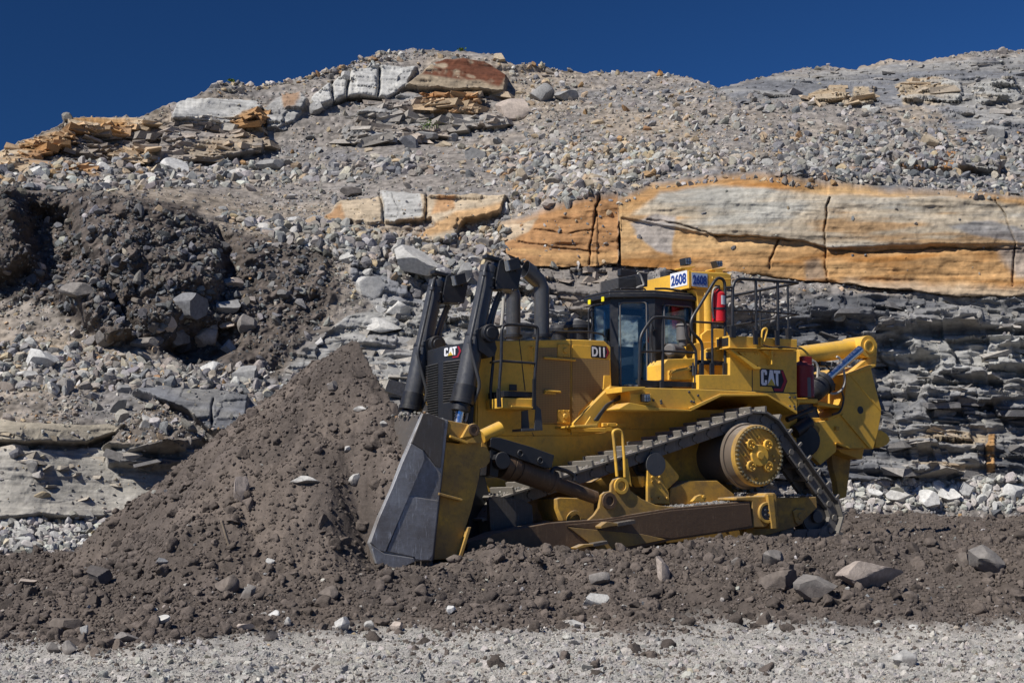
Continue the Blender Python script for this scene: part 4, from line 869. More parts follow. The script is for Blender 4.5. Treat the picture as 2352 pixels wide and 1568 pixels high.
def cat_logo(org, x, y, w, h, parent):
    """letters over a black and red hexagon, a yellow peak under the middle letter; org = lower left of the whole mark"""
    o = Vector(org); X = Vector(x).normalized(); Y = Vector(y).normalized(); N = X.cross(Y)
    def hexa(x0, y0, x1, y1, k=0.26): m_ = (y0 + y1) / 2; return [(x0, y0), (x1 - k * (x1 - x0) * .7, y0), (x1, m_), (x1 - k * (x1 - x0) * .7, y1), (x0, y1)]
    m = MB(); m.mi = 0; flat(m, o, X, Y, [(-0.02*w, 0.20*h), (0.42*w, 0.20*h), (0.50*w, -0.02*h), (0.86*w, -0.02*h), (1.02*w, 0.52*h), (0.86*w, 1.02*h), (0.02*w, 1.02*h), (-0.02*w, 0.9*h)], 0.002, 0.005)
    m.mi = 1; flat(m, o, X, Y, [(0.48*w, 0.14*h), (0.52*w, 0.02*h), (0.82*w, 0.02*h), (0.99*w, 0.52*h), (0.86*w, 0.97*h), (0.78*w, 0.97*h), (0.88*w, 0.52*h), (0.76*w, 0.14*h)], 0.006, 0.009)
    m.mi = 2; flat(m, o, X, Y, [(0.24*w, 0.26*h), (0.54*w, 0.26*h), (0.40*w, 0.58*h)], 0.012, 0.018)
    lg = m.build('brand_mark', [LOGOB, LOGOR, LOGOY], parent, bevel=0)
    m = MB()
    def bar(pts): flat(m, o, X, Y, [(p[0] * w, p[1] * h) for p in pts], 0.006, 0.011)
    bar([(0.02,.34),(0.06,.26),(0.20,.26),(0.24,.34),(0.24,.50),(0.16,.50),(0.16,.38),(0.11,.38),(0.11,.86),(0.16,.86),(0.16,.74),(0.24,.74),(0.24,.90),(0.20,.98),(0.06,.98),(0.02,.90)])   # C
    bar([(0.26,.26),(0.35,.98),(0.46,.98),(0.55,.26),(0.465,.26),(0.455,.36),(0.405,.60),(0.355,.36),(0.345,.26)])  # A
    bar([(0.50,.98),(0.50,.84),(0.575,.84),(0.575,.40),(0.61,.26),(0.665,.26),(0.665,.84),(0.74,.84),(0.74,.98)])  # T
    m.build('lettering', WHITE, lg, bevel=0); return lg
XS, ZS = (1, 0, 0), (0, 0, 1)

# hood ------------------------------------------------------------
VH = 1.05; VF = 2.65; VM = (VH + VF) / 2
m = MB()
m.pp(P0, [(1102,783),(1310,779),(1388,782),(1402,795),(1406,905),(1335,985),(1335,1000),(1090,1000),(1096,840)], VH, VF)
hood = m.build('hood', YEL, bevel=0.02)
m = MB(); m.pp(P0, [(1090,1000),(1335,1000),(1440,985),(1700,985),(1700,1130),(1120,1130),(1086,1060)], VH + 0.004, VF - 0.01)
m.pp(P0, [(1312,982),(1392,982),(1392,992),(1312,992)], VH - 0.10, VH); m.pp(s6, [(1710,1345),(1880,1345),(1880,1385),(1710,1385)], VH - 0.03, VH)
m.build('main_frame', YEL, bevel=0.012)
m = MB(); m.mi = 0
m.pp(s6, [(958,500),(1200,500),(1200,610),(1345,610),(1345,1195),(1200,1195),(1200,1350),(958,1350)], VH - 0.012, VH - 0.002)
m.pp(s6, [(1372,612),(1790,640),(1790,810),(1730,810),(1720,960),(1450,1220),(1400,1340),(1372,1340)], VH - 0.012, VH - 0.002)
m.build('side_grille', MESHP, hood, bevel=0)
m = MB()
for y0, y1 in ((460, 605), (1200, 1345)):
    m.pp(s6, [(1208,y0),(1343,y0),(1343,y1),(1208,y1)], VH - 0.022, VH - 0.003); bolts(m, s6, [(1220,y0+12),(1330,y0+12),(1220,y1-12),(1330,y1-12),(1275,y0+8),(1275,y1-8)], VH - 0.02, 0.012)
    c = L3(s6, 1290, (y0 + y1) / 2, VH - 0.02); m.cyl(c, c + Vector((0, -0.03, 0)), 0.05, 0.04, 12)
m.build('hinge_plate', YEL, hood, bevel=0.004)
m = MB()
for pts in ([(1352,408),(1358,408),(1362,1480),(1354,1480)], [(770,400),(777,400),(845,985),(835,985)], [(915,1450),(922,1450),(945,1500),(938,1500)]): m.pp(s6, pts, VH - 0.0045, VH)
for pts in ([(960,1352),(1360,1365),(1360,1371),(960,1358)],): m.pp(s6, pts, VH - 0.005, VH)
m.build('panel_seam', BLK, hood, bevel=0)
m = MB()
pipe(m, s6, [(1060,614,VH),(1060,612,VH-.05),(1400,640,VH-.05),(1400,640,VH)], 0, 0.02, .02); pipe(m, s6, [(1065,985,VH),(1065,985,VH-.05),(1235,998,VH-.05),(1235,998,VH)], 0, 0.018, .02)
m.pp(s6, [(1060,1002),(1185,1010),(1185,1025),(1060,1018)], VH - 0.05, VH)
pipe(m, s6, [(912,495,VH),(912,488,VH-.08),(940,488,VH-.08),(940,705,VH-.08),(905,705,VH-.08),(905,655,VH-.08),(905,655,VH)], 0, 0.013, .03)
m.build('grab_handle', YEL, hood, bevel=0)
# triangular sheet and top chamfer with the model mark
m = MB(); m.pp(s6, [(1730,812),(1792,812),(1805,820),(1815,1000),(1440,1340),(1385,1340),(1560,1150),(1720,960)], VH - 0.03, VH - 0.002)
bolts(m, s6, [(1795,930),(1760,960),(1790,950)], VH - 0.03, 0.018); m.build('corner_guard', YEL, hood, bevel=0.006)
m = MB(); m.pp(s6, [(1375,470),(1800,492),(1800,640),(1372,612)], VH - 0.010, VH - 0.001); m.build('mark_panel', YEL, hood, bevel=0.004)
a = L3(s6, 1592, 608, VH - 0.011); b = L3(s6, 1783, 490, VH - 0.011)
m = MB(); w_, h_ = b.x - a.x, b.z - a.z
flat(m, a, XS, ZS, [(-.02,0),(w_*.82,-.01),(w_*1.03,h_*.5),(w_*.85,h_*1.03),(0,h_*1.03),(-.02,h_*.95)], 0.001, 0.004); m.mi = 1
flat(m, a, XS, ZS, [(w_*.80,h_*.02),(w_*.99,h_*.5),(w_*.84,h_*.97),(w_*.80,h_*.97),(w_*.90,h_*.5),(w_*.77,h_*.02)], 0.005, 0.008)
mk = m.build('model_mark', [LOGOB, LOGOR], hood, bevel=0)
put_text('lettering', 'D11', WHITE, a + Vector((0, -.005, h_ * .07)), XS, ZS, w_ * .74, h_ * .84, mk, 0.035)

# front grille ------------------------------------------------------
ug0 = mp((1099, 850), VH)[0]; ztop = mp((1100, 785), VH)[1]; zmid = mp((1097, 822), VH)[1]; zbot = mp((1090, 1000), VH)[1]
m = MB(); m.plan([(ug0 + .02, VH + .03), (ug0 - .16, VH + .10), (ug0 - .24, VM), (ug0 - .16, VF - .10), (ug0 + .02, VF - .03)], zbot, ztop - .01)
gr_ = m.build('radiator_guard', BLK, bevel=0.01)
m = MB(); n_ = 30
for i in range(n_):
    z = zbot + (zmid - zbot) * (i + .5) / n_
    for va, vb, ua, ub in ((VH + .13, VM - .09, ug0 - .165, ug0 - .235), (VM + .09, VF - .13, ug0 - .235, ug0 - .165)):
        p = [Vector((ua - .012, va, z)), Vector((ub - .012, vb, z))]; A = []
        for q in p: A.append([m.bm.verts.new(q + Vector(d)) for d in ((0.02, 0, .018), (-.03, 0, 0), (-.026, 0, -.014), (.02, 0, 0))])
        for k in range(4): m.face([A[0][k], A[0][(k + 1) % 4], A[1][(k + 1) % 4], A[1][k]])
m.build('louvre', BLKM, gr_, bevel=0)
m = MB(); m.box(ug0 - .27, ug0 - .22, VM - .09, VM + .09, zbot, zmid); m.box(ug0 - .275, ug0 - .20, VM - .42, VM - .09, zbot, zbot + .55)
m.build('grille_bar', BLK, gr_, bevel=0.005)
# logo on the slanted half of the guard top
sx = Vector((ug0 - .16 - (ug0 - .24), VH + .10 - VM, 0)).normalized(); org = Vector((ug0 - .24, VM, 0)) + sx * .06 + Vector((0, 0, zmid + .03))
cat_logo(org, sx, ZS, 0.50, (ztop - zmid) * 0.72, gr_)
m = MB(); m.mi = 0
for vv, sg in ((VH - .02, 1), (VF + .02, -1)):
    m.prism([(ug0 - .03, zbot), (ug0 + .05, zbot), (ug0 + .05, zmid), (ug0 + .0, zmid)], vv, vv + .05 * sg)
m.pp(c2, [(500,985),(520,985),(545,1150),(535,1230),(505,1180),(480,1090)], 2.95, 3.05)
m.pp(c2, [(585,830),(606,800),(606,960),(540,1080),(555,960)], VF + .05, VF + .09)
m.build('cylinder_guard', YEL, bevel=0.006)

# step box with rails ------------------------------------------------
VS = 0.50
m = MB(); m.pp(s6, [(585,1062),(935,1072),(935,1185),(920,1195),(590,1180)], VS, VH - .004)
m.build('step_box', YEL, bevel=0.015); 
m = MB(); m.pp(s6, [(600,985),(925,1000),(925,1058),(600,1050)], VS + .03, VH - .01); m.pp(s6, [(665,912),(748,915),(748,985),(665,980)], VH - .02, VH - .002)
m.build('step_tread', BLK, bevel=0.005)
m = MB(); bolts(m, s6, [(645,1100),(645,1140),(615,1090)], VS, .012, .01); m.pp(s6, [(690,1150),(930,1165),(930,1182),(690,1165)], VS - .05, VS); m.build('step_edge', YEL, bevel=0.003)
m = MB()
pipe(m, s6, [(948,1190),(946,860),(985,300),(965,258),(650,236,VS),(575,262),(570,640),(545,960),(548,1170)], VS - .03, 0.026, .12)
pipe(m, s6, [(575,262),(500,270,VS+.38),(490,290,VS+.40),(480,660,VS+.40),(450,960,VS+.4),(462,1180,VS+.4)], VS - .03, 0.026, .1)
pipe(m, s6, [(450,668,VS+.4),(560,648,VS-.03),(950,676,VS-.03)], 0, 0.02, .04)
m.pp(s6, [(530,960),(562,960),(575,1170),(535,1170)], VS - .05, VS - .01); m.pp(s6, [(935,850),(962,850),(960,1195),(930,1195)], VS - .06, VS - .02)
m.build('hand_rail', BLK, bevel=0, label='black pipe railing round the front step')
m = MB(); m.pp(s6, [(960,1140),(1020,1195),(1038,1430),(945,1430)], VS - .02, VS + .0); m.pp(s6, [(800,1215),(872,1200),(890,1410),(800,1445)], VS + .3, VS + .32)
m.pp(s6, [(800,1410),(1000,1405),(1000,1432),(800,1440)], VS, VS + .3); m.build('step_bracket', BLKM, bevel=0.004)
# stacks and precleaners ------------------------------------------------
def stack(v, px0, px1, top, base):
    u0, z0 = mp((px0, base), v); u1, _ = mp((px1, base), v); r = (u1 - u0) / 2 * 0.86; uc = (u0 + u1) / 2; z1 = mp((px0, top), v)[1]
    m = MB(); el = [Vector((uc, v, z0 - .15)), Vector((uc, v, z1 - r * 1.0)), Vector((uc, v, z1 - r * .4)), Vector((uc - r * .55, v, z1 + r * .45)), Vector((uc - r * 2.5, v, z1 + r * 1.9))]
    n = 28; rings = []
    for i, p in enumerate(el):
        if i < 3: t = Vector((0, 0, 1))
        elif i == 4: t = Vector((-1, 0, .25)).normalized()
        else: t = Vector((-.75, 0, .66)).normalized()
        sx_ = Vector((t.z, 0, -t.x)); rr = r * (1.0 if i < 3 else 1.05)
        rings.append([m.bm.verts.new(p + rr * (math.cos(2*PI*k/n) * sx_ * (1.0 if i != 4 else 1.12) + math.sin(2*PI*k/n) * Vector((0, 1, 0)))) for k in range(n)])
    inner = [m.bm.verts.new(v_.co * .93 + el[4] * .07) for v_ in rings[-1]]; deep = [m.bm.verts.new(i_.co + Vector((r * 1.2, 0, -r * .6))) for i_ in inner]
    rings += [inner, deep]
    for A, B in zip(rings, rings[1:]):
        for k in range(n): m.face([A[k], A[(k + 1) % n], B[(k + 1) % n], B[k]])
    m.face(deep); o = m.build('exhaust_stack', BLKM, bevel=0, sharp=40)
    m = MB(); m.ring((uc, v, z0 - .02), (0, 0, 1), r + .035, r, .05); m.build('stack_collar', BLK, o, bevel=0)
stack(1.42, 1227, 1262, 652, 772); stack(2.42, 1162, 1196, 668, 772)
def cleaner(v, x0, x1, cx0, cx1, ytop, yc, yb):
    u0, _ = mp((x0, yb), v); u1, zb = mp((x1, yb), v); uc = (u0 + u1) / 2; r = (u1 - u0) / 2 * .86; rc = r * (cx1 - cx0) / (x1 - x0)
    zt = mp((x0, ytop), v)[1]; zc = mp((x0, yc), v)[1]; m = MB(); m.cyl((uc, v, zb - .1), (uc, v, zc), r, r, 28)
    m.cyl((uc, v, zc - .03), (uc, v, zc + .02), rc, rc, 32); m.cyl((uc, v, zc + .02), (uc, v, zt - .02), rc, rc * .8, 32); m.cyl((uc, v, zt - .02), (uc, v, zt), rc * .8, rc * .45, 32)
    m.build('air_precleaner', BLK, bevel=0)
cleaner(1.55, 1304, 1352, 1296, 1363, 735, 750, 779); cleaner(2.35, 1266, 1306, 1260, 1312, 745, 757, 775)
m = MB(); pipe(m, s6, [(1125,385,1.15),(1160,318),(1560,320),(1720,350),(1730,390)], 1.15, .015, .1); m.build('hood_rail', BLK, bevel=0)
m = MB(); pipe(m, s6, [(1555,400,1.3),(1555,60,1.3),(1600,30,1.3),(1700,15,1.5)], 1.3, .018, .06); hose(m, s6, [(1620,60,1.3),(1560,120,1.3),(1600,200,1.3),(1580,330,1.3)], 1.3, .012); m.build('wiper_rail', BLK, bevel=0)

# lift cylinders ------------------------------------------------
def lift(dv, rodlen):
    v = 0.93; root_m = MB()
    T = L3(c2, 985, 160, v); G = L3(c2, 778, 1200, v); ax = (G - T).normalized(); ln = (G - T).length
    off = Vector((0, dv, 0)); T = T + off; G = G + off
    root_m.cyl(T, T + ax * ln * .52, .135, .145, 32); root_m.cyl(T + ax * ln * .52, G - ax * .05, .165, .165, 32)
    root_m.cyl(T - ax * .02, T, .10, .135, 24)
    cy = root_m.build('lift_cylinder', BLKM, bevel=0, sharp=50)
    m = MB(); m.cyl(G - ax * .28, G - ax * .05, .19, .19, 32); m.cyl(G - ax * .05, G + ax * .02, .205, .205, 12); m.cyl(G + ax * .02, G + ax * .14, .15, .15, 24)
    m.cyl(T + ax * .10, T + ax * .12, .142, .142, 32); m.cyl(T + ax * ln * .515, T + ax * ln * .53, .172, .172, 32); m.build('gland', BLK, cy, bevel=0.004)
    m = MB(); m.cyl(G, G + ax * rodlen, .068, .068, 20); m.build('rod', CHROME, cy, bevel=0)
    m = MB(); q = [mp(c2(*p), v) for p in [(850,650),(905,620),(960,640),(1000,790),(985,850),(940,865),(860,810)]]; m.prism(q, v + dv - .20, v + dv + .22)
    c = L3(c2, 935, 682, v) + off; m.cyl(c + Vector((0, -.30, 0)), c + Vector((0, .1, 0)), .145, .145, 24); m.cyl(c + Vector((0, -.32, 0)), c + Vector((0, -.30, 0)), .09, .105, 20); m.build('trunnion_bracket', BLK, cy, bevel=0.012)
    m = MB(); q = [mp(c2(*p), v) for p in [(1030,125),(1060,110),(1075,200),(1205,175),(1170,345),(1040,340),(1000,345),(1005,250)]]; m.prism(q, v + dv - .16, v + dv + .16)
    q = [mp(c2(*p), v) for p in [(935,72),(1050,105),(1045,130),(935,98)]]; m.prism(q, v + dv - .14, v + dv + .02)
    for p in ((1020,250),(1010,322),(1165,340),(1190,190)): c = L3(c2, p[0], p[1], v - .16) + off; m.cyl(c + Vector((0, .01, 0)), c + Vector((0, -.03, 0)), .025, .02, 8)
    lb = m.build('lamp_bracket', BLK, cy, bevel=0.008)
    m = MB(); q = [mp(c2(*p), v) for p in [(1062,128),(1142,105),(1162,190),(1085,214)]]; m.prism(q, v + dv - .30, v + dv - .165); lh = m.build('work_lamp', BLK, lb, bevel=0.01)
    m = MB(); q = [mp(c2(*p), v) for p in [(1061,132),(1068,130),(1086,205),(1079,208)]]; m.prism([(a - .012, b) for a, b in q], v + dv - .285, v + dv - .18); m.build('lens', LENS, lh, bevel=0)
    m = MB(); k = [(985,135),(940,140),(905,230),(850,500),(800,700),(792,745),(800,800),(872,1080),(845,1200)]
    pts = [L3(c2, p[0], p[1], v) for p in k]; w = [.0, -.10, -.17, -.17, -.2, -.2, -.2, -.2, -.1]
    m.tube(bend([p + off + Vector((0, a, 0)) for p, a in zip(pts, w)], .12), .028, 12)
    for p in ((908,228),(800,740)): c = L3(c2, p[0], p[1], v) + off + Vector((0, -.18, 0)); m.cyl(c - ax * .03, c + ax * .03, .042, .042, 12)
    m.build('oil_pipe', BLKM, cy, bevel=0)
    m = MB()
    for k in ([(1090,350),(1050,450),(1015,560),(985,650)], [(1110,350),(1060,480),(1035,600),(1050,720)]): m.tube(spline([L3(c2, p[0], p[1], v) + off + Vector((0, .12, 0)) for p in k]), .032)
    m.build('hose', BLKM, cy, bevel=0)
    return cy
lift(0, 0.55); lift(1.84, 0.55)
m = MB(); hose(m, c2, [(1098,400),(1090,520),(1075,640),(1040,705)], 1.3, .03); hose(m, c2, [(820,1275),(812,1320),(800,1345)], .9, .018); m.build('pale_hose', HOSEW, bevel=0)

# blade ------------------------------------------------
VB = -1.2; VBF = 4.85
m = MB(); m.pp(c3, [(512,192),(720,250),(590,1395),(445,1400),(270,1480),(130,1400),(72,1250),(150,1040),(260,800),(350,560),(420,400)], VB, VB + .09)
bl = m.build('blade', STEELB, bevel=0.02, label='scratched steel blade with a yellow back')
m = MB(); m.pp(c3, [(520,200),(718,252),(600,1392),(500,1392),(300,1380),(110,1240),(200,1030),(330,760),(420,480)], VB + .09, VBF)
m.build('moldboard', STEEL, bl, bevel=0.01)
m = MB(); m.pp(c3, [(412,438),(515,500),(528,570),(205,1325),(150,1310),(82,1245),(150,1050),(260,800),(340,600)], VB - .045, VB - .002); m.build('wear_plate', STEELB, bl, bevel=0.012)
m = MB(); m.pp(c3, [(395,868),(480,880),(640,905),(632,960),(592,1345),(560,1390),(500,1392),(452,1385),(440,1365),(215,1318)], VB - .035, VB - .002); m.build('wear_plate', STEELB, bl, bevel=0.012)
m = MB(); m.pp(c3, [(80,1258),(195,1335),(435,1372),(448,1402),(270,1485),(130,1420)], VB - .06, VB - .002); m.build('end_bit', STEELB, bl, bevel=0.012)
m = MB(); m.pp(c3, [(512,196),(560,196),(690,250),(655,640),(612,625),(520,500),(418,436)], VB - .02, VB - .002); m.build('wear_plate', STEEL, bl, bevel=0.008)
m = MB(); m.pp(c3, [(715,252),(880,282),(985,430),(990,500),(968,720),(905,980),(850,1150),(820,1375),(600,1388),(640,900)], VB + .10, VBF - .1)
bb = m.build('blade_back', YELD, bl, bevel=0.012)
m = MB(); m.pp(c3, [(735,430),(800,440),(885,290),(930,276),(965,300),(985,360),(990,425),(985,440)], VB + .04, VB + .12); m.pp(c3, [(735,372),(880,425),(878,445),(735,392)], VB - .05, VB + .10)
m.pp(c3, [(640,838),(835,892),(832,912),(640,862)], VB - .02, VB + .1)
m.pp(c3, [(980,350),(1125,298),(1145,310),(1145,335),(1070,375),(1050,480),(985,470)], VB + .7, VB + .9)
m.pp(c3, [(985,470),(1030,470),(1055,520),(1055,590),(1020,630),(975,640)], VB + .55, VB + .75); m.pp(c3, [(985,470),(1030,470),(1055,520),(1055,590),(1020,630),(975,640)], VB + .1, VB + .3)
m.pp(c3, [(880,1120),(905,1120),(830,1370),(800,1370)], VB + .02, VB + .12)
m.build('blade_lug', YELD, bl, bevel=0.01)
c = L3(c3, 922, 330, VB + .035); m = MB(); m.ring(c + Vector((0, .0, 0)), (0, -1, 0), .085, .05, .02); m.cyl(c, c + Vector((0, -.004, 0)), .052, .052, 20); m.build('pin', RUST, bl, bevel=0)
m = MB(); m.cyl(L3(c3, 985, 385, VB + .7), L3(c3, 1140, 312, VB + .7), .10, .10, 20); m.build('stabiliser_pin', YEL, bl, bevel=0)

# push arm ------------------------------------------------
VA0, VA1 = -.55, -.15
arm_pts = [(1141,1222),(1262,1200),(1385,1191),(1540,1166),(1723,1150),(1731,1212),(1640,1226),(1543,1240),(1460,1262),(1330,1275),(1141,1275),(1110,1268),(1100,1240)]
m = MB(); m.pp(P0, arm_pts, VA0, VA1); m.cyl(L3(P0, 1092, 1262, VA0 - .02), L3(P0, 1092, 1262, VA0) + Vector((0, .5, 0)), .14, .14, 28); arm = m.build('push_arm', RUST, bevel=0.015, label='push arm worn to dark brown steel')
m = MB(); m.pp(P0, [(1298,1205),(1385,1197),(1540,1172),(1722,1156),(1728,1207),(1640,1222),(1543,1236),(1470,1228),(1385,1219)], VA0 - .022, VA0 - .002); m.build('wear_plate', RUST, arm, bevel=0.006)
m = MB(); m.pp(P0, [(1306,1210),(1475,1226),(1530,1238),(1480,1248),(1400,1262),(1375,1262)], VA0 - .03, VA0 - .004); m.build('arm_gusset', YELD, arm, bevel=0.006)
for v_a in (VA0 + .02, VA1 - .06):
    m = MB(); m.pp(c4, [(352,968),(395,930),(425,885),(432,845),(440,805),(462,785),(500,780),(503,735),(520,705),(555,693),(590,703),(612,735),(625,775),(700,830),(790,868),(915,882),(800,905),(640,935),(450,962)], v_a, v_a + .06)
    m.build('arm_bracket', YELD, arm, bevel=0.012)
for (x, y, r0, r1, mt) in ((563, 747, .13, .075, YEL), (486, 842, .13, .07, RUST)):
    c = L3(c4, x, y, VA0 + .02); m = MB(); m.ring(c, (0, -1, 0), r0, r1, .035); m.cyl(c + Vector((0, -.012, 0)), c + Vector((0, .05, 0)), r1, r1, 24); m.build('bushing', mt, arm, bevel=0.004)
m = MB(); pipe(m, c4, [(540,685),(518,440),(512,400),(540,386),(572,400),(585,575),(588,690)], VA1, .026, .1); m.pp(c4, [(588,575),(606,570),(633,750),(592,700)], VA1 - .01, VA1 + .04); m.build('arm_handle', YEL, arm, bevel=0)
for f, q in ((c4, [(435,1003),(475,975),(545,983),(548,1000),(500,1005),(440,1018)]), (c4, [(278,1140),(330,1118),(395,1115),(395,1130),(350,1135),(285,1152)])):
    m = MB(); m.pp(f, q, VA0 - .18, VA0 - .02); m.build('step', YELD, arm, bevel=0.008)
m = MB(); m.pp(c4, [(545,985),(655,966),(660,985),(548,1003)], VA0 - .20, VA0 - .02); m.pp(c4, [(390,1117),(480,1100),(485,1115),(395,1133)], VA0 - .2, VA0 - .02)
for i in range(11):
    m.pp(c4, [(547 + i * 10, 984 - i * 1.7), (552 + i * 10, 978 - i * 1.7), (555 + i * 10, 983 - i * 1.7)], VA0 - .2, VA0 - .05); m.pp(c4, [(392 + i * 8, 1116 - i * 1.5), (396 + i * 8, 1110 - i * 1.5), (399 + i * 8, 1115 - i * 1.5)], VA0 - .2, VA0 - .05)
m.build('step_tread', STEEL, arm, bevel=0)
# rear trunnion
m = MB(); m.pp(c4, [(1300,820),(1395,812),(1480,812),(1492,790),(1548,790),(1560,805),(1562,900),(1575,1018),(1535,1020),(1525,985),(1480,1010),(1412,1012),(1400,845),(1300,838)], VA0 - .01, VA1 + .1)
tr = m.build('arm_trunnion', YELD, bevel=0.02)
c = L3(c4, 1488, 917, VA0 - .01); m = MB(); m.ring(c, (0, -1, 0), .175, .125, .05); m.build('trunnion_ring', YEL, tr, bevel=0.01)
m = MB(); m.cyl(c + Vector((0, .0, 0)), c + Vector((0, -.03, 0)), .12, .115, 24)
for k in range(4): a = PI / 4 + k * PI / 2; q = c + Vector((.055 * math.cos(a), -.03, .055 * math.sin(a))); m.cyl(q, q + Vector((0, -.025, 0)), .024, .02, 8)
m.build('trunnion_cap', BLKM, tr, bevel=0.003)
m = MB(); m.pp(c4, [(1500,800),(1540,800),(1560,1020),(1530,1020)], VA0 - .08, VA0 - .01); m.build('trunnion_strap', YELD, tr, bevel=0.012)
# track roller frame
m = MB(); m.pp(c4, [(1560,822),(1812,816),(1818,885),(1770,930),(1700,1000),(1600,1030),(1500,1060),(1200,1090),(1000,1100),(700,1130),(0,1150),(-120,1150),(-120,1060),(200,1000),(700,920),(900,880),(1300,830)], VA1 + .12, .62)
rf = m.build('track_frame', YELD, bevel=0.015)
m = MB(); m.pp(c4, [(155,828),(180,820),(395,828),(395,965),(195,970),(160,890)], VA1 + .1, .55); m.build('frame_nose', YELD, rf, bevel=0.015)
m = MB(); tri = [(1662,905),(1690,890),(1740,895),(1750,915),(1725,985),(1700,1000),(1680,980)]
m.pp(c4, tri, VA1 + .085, VA1 + .12); m.build('frame_boss', YELD, rf, bevel=0.02)
m = MB(); c = L3(c4, 1708, 940, VA1 + .085); m.cyl(c, c + Vector((0, -.02, 0)), .06, .05, 16); c = L3(c4, 1375, 1035, VA1 + .1); m.cyl(c, c + Vector((0, -.06, 0)), .1, .09, 20)
c = L3(c4, 268, 968, VA1 + .09); m.ring(c, (0, -1, 0), .16, .1, .03); m.build('roller_cap', YELD, rf, bevel=0.006)
m = MB(); m.pp(c4, [(735,580),(795,578),(795,640),(870,785),(875,862),(735,858)], .02, .08); bolts(m, c4, [(762,690),(808,690),(765,722),(808,724),(762,825),(808,822),(855,825)], .02, .026, .03); m.build('bolt_bracket', YEL, rf, bevel=0.008)
m = MB(); m.pp(c4, [(795,580),(850,575),(935,680),(935,700),(860,770),(795,640)], .12, .2); m.pp(c4, [(672,684),(730,684),(738,740),(700,755),(680,730)], .1, .3); m.build('carrier_bracket', YEL, rf, bevel=0.008)
m = MB(); c = L3(c4, 735, 612, .25); m.cyl(c + Vector((0, -.22, 0)), c + Vector((0, .22, 0)), .15, .15, 28); m.cyl(c + Vector((0, -.24, 0)), c + Vector((0, -.18, 0)), .19, .19, 28); m.cyl(c + Vector((0, .12, 0)), c + Vector((0, .18, 0)), .19, .19, 28); m.build('carrier_roller', BLKM, rf, bevel=0.006)
m = MB(); m.pp(c4, [(865,870),(885,760),(1000,712),(1180,712),(1290,800),(1300,850)], .1, .6); m.build('belly_guard', YELD, rf, bevel=0.02)
m = MB(); m.pp(c4, [(1020,845),(1050,812),(1080,800),(1112,820),(1100,850)], -.1, -.02); c = L3(c4, 1090, 815, -.1); m.cyl(c, c + Vector((0, -.03, 0)), .03, .03, 12); m.build('lifting_eye', YEL, rf, bevel=0.008)
m = MB(); m.pp(c4, [(640,560),(1250,420),(1290,700),(1290,1000),(300,1000),(300,760),(560,640)], .80, 2.9); m.build('transmission_case', YELD, bevel=0.02)
m = MB(); m.pp(c3, [(1045,900),(1075,862),(1330,900),(1400,945),(1410,1100),(1060,1160)], VA1 + .05, VA1 + .13); m.build('idler_guard', STEEL, rf, bevel=0.008)
m = MB(); m.pp(c3, [(900,660),(1000,640),(1050,860),(1050,1160),(1140,1400),(860,1400),(880,1130)], .3, 3.4); m.build('belly_frame', BLK, bevel=0.01)
# diagonal cylinder between blade and arm
A = L3(c3, 1095, 585, -.38); B = L3(c3, 1925, 885, -.38); ax = (B - A).normalized(); ln = (B - A).length
m = MB(); m.cyl(A + ax * ln * .22, A + ax * ln * .56, .19, .17, 32); bc = m.build('tilt_cylinder', RUST, bevel=0.006)
m = MB(); m.cyl(A + ax * ln * .07, A + ax * ln * .13, .22, .225, 32); m.cyl(A + ax * ln * .135, A + ax * ln * .19, .225, .21, 32); m.cyl(A + ax * ln * .17, A + ax * ln * .22, .18, .18, 32); m.cyl(A + ax * ln * .53, A + ax * ln * .565, .18, .175, 32); m.build('cylinder_collar', RUST, bc, bevel=0.008)
m = MB(); m.cyl(A + ax * ln * .5, A + ax * ln * .985, .115, .10, 28); m.build('cylinder_rod', RUST, bc, bevel=0)
m = MB(); m.pp(c3, [(1058,480),(1120,470),(1150,520),(1120,720),(1050,700),(1060,600)], -.52, -.22); m.cyl(A + Vector((0, -.25, 0)), A + Vector((0, .25, 0)), .13, .13, 20); m.build('clevis', BLK, bc, bevel=0.015)
m = MB(); m.pp(c3, [(1060,405),(1075,390),(1135,392),(1400,470),(1580,535),(1560,640),(1500,640),(1250,550),(1130,500),(1060,470)], -.60, -.25)
for p in ((1300,522),(1462,580)): c = L3(c3, p[0], p[1], -.60); m.ring(c, (0, -1, 0), .055, .032, .025)
m.build('hose_guard', BLK, bc, bevel=0.012)
m = MB(); hose(m, c3, [(1555,690),(1570,650),(1610,645),(1680,665),(1735,700),(1745,740)], -.5, .035); m.build('hose', BLK, bc, bevel=0)
# ------------------------------------------------------------------ tracks
sc_ = mp((1717, 1045), 0.35); S0 = (sc_[0], sc_[1]); RID = mp((1862, 1186), 0.35); FID = mp((1152, 1200), 0.35)
RSP, RIDL = .70, .40
def loop_pts():
    pts = []
    for (c, r) in ((S0, RSP), (RID, RIDL), (FID, RIDL)):
        for k in range(72): a = 2 * PI * k / 72; pts.append((c[0] + r * math.cos(a), c[1] + r * math.sin(a)))
    pts = sorted(set(pts))
    def half(ps):
        h = []
        for p in ps:
            while len(h) >= 2 and (h[-1][0]-h[-2][0])*(p[1]-h[-2][1]) - (h[-1][1]-h[-2][1])*(p[0]-h[-2][0]) <= 0: h.pop()
            h.append(p)
        return h[:-1]
    return half(pts) + half(pts[::-1])
LP = np.array(loop_pts() + [loop_pts()[0]]); sl_ = np.concatenate([[0], np.cumsum(np.hypot(*np.diff(LP, axis=0).T))])
NSH = int(round(sl_[-1] / .305)); PIT = sl_[-1] / NSH
def lp(s): s = s % sl_[-1]; return np.array([np.interp(s, sl_, LP[:, 0]), np.interp(s, sl_, LP[:, 1])])
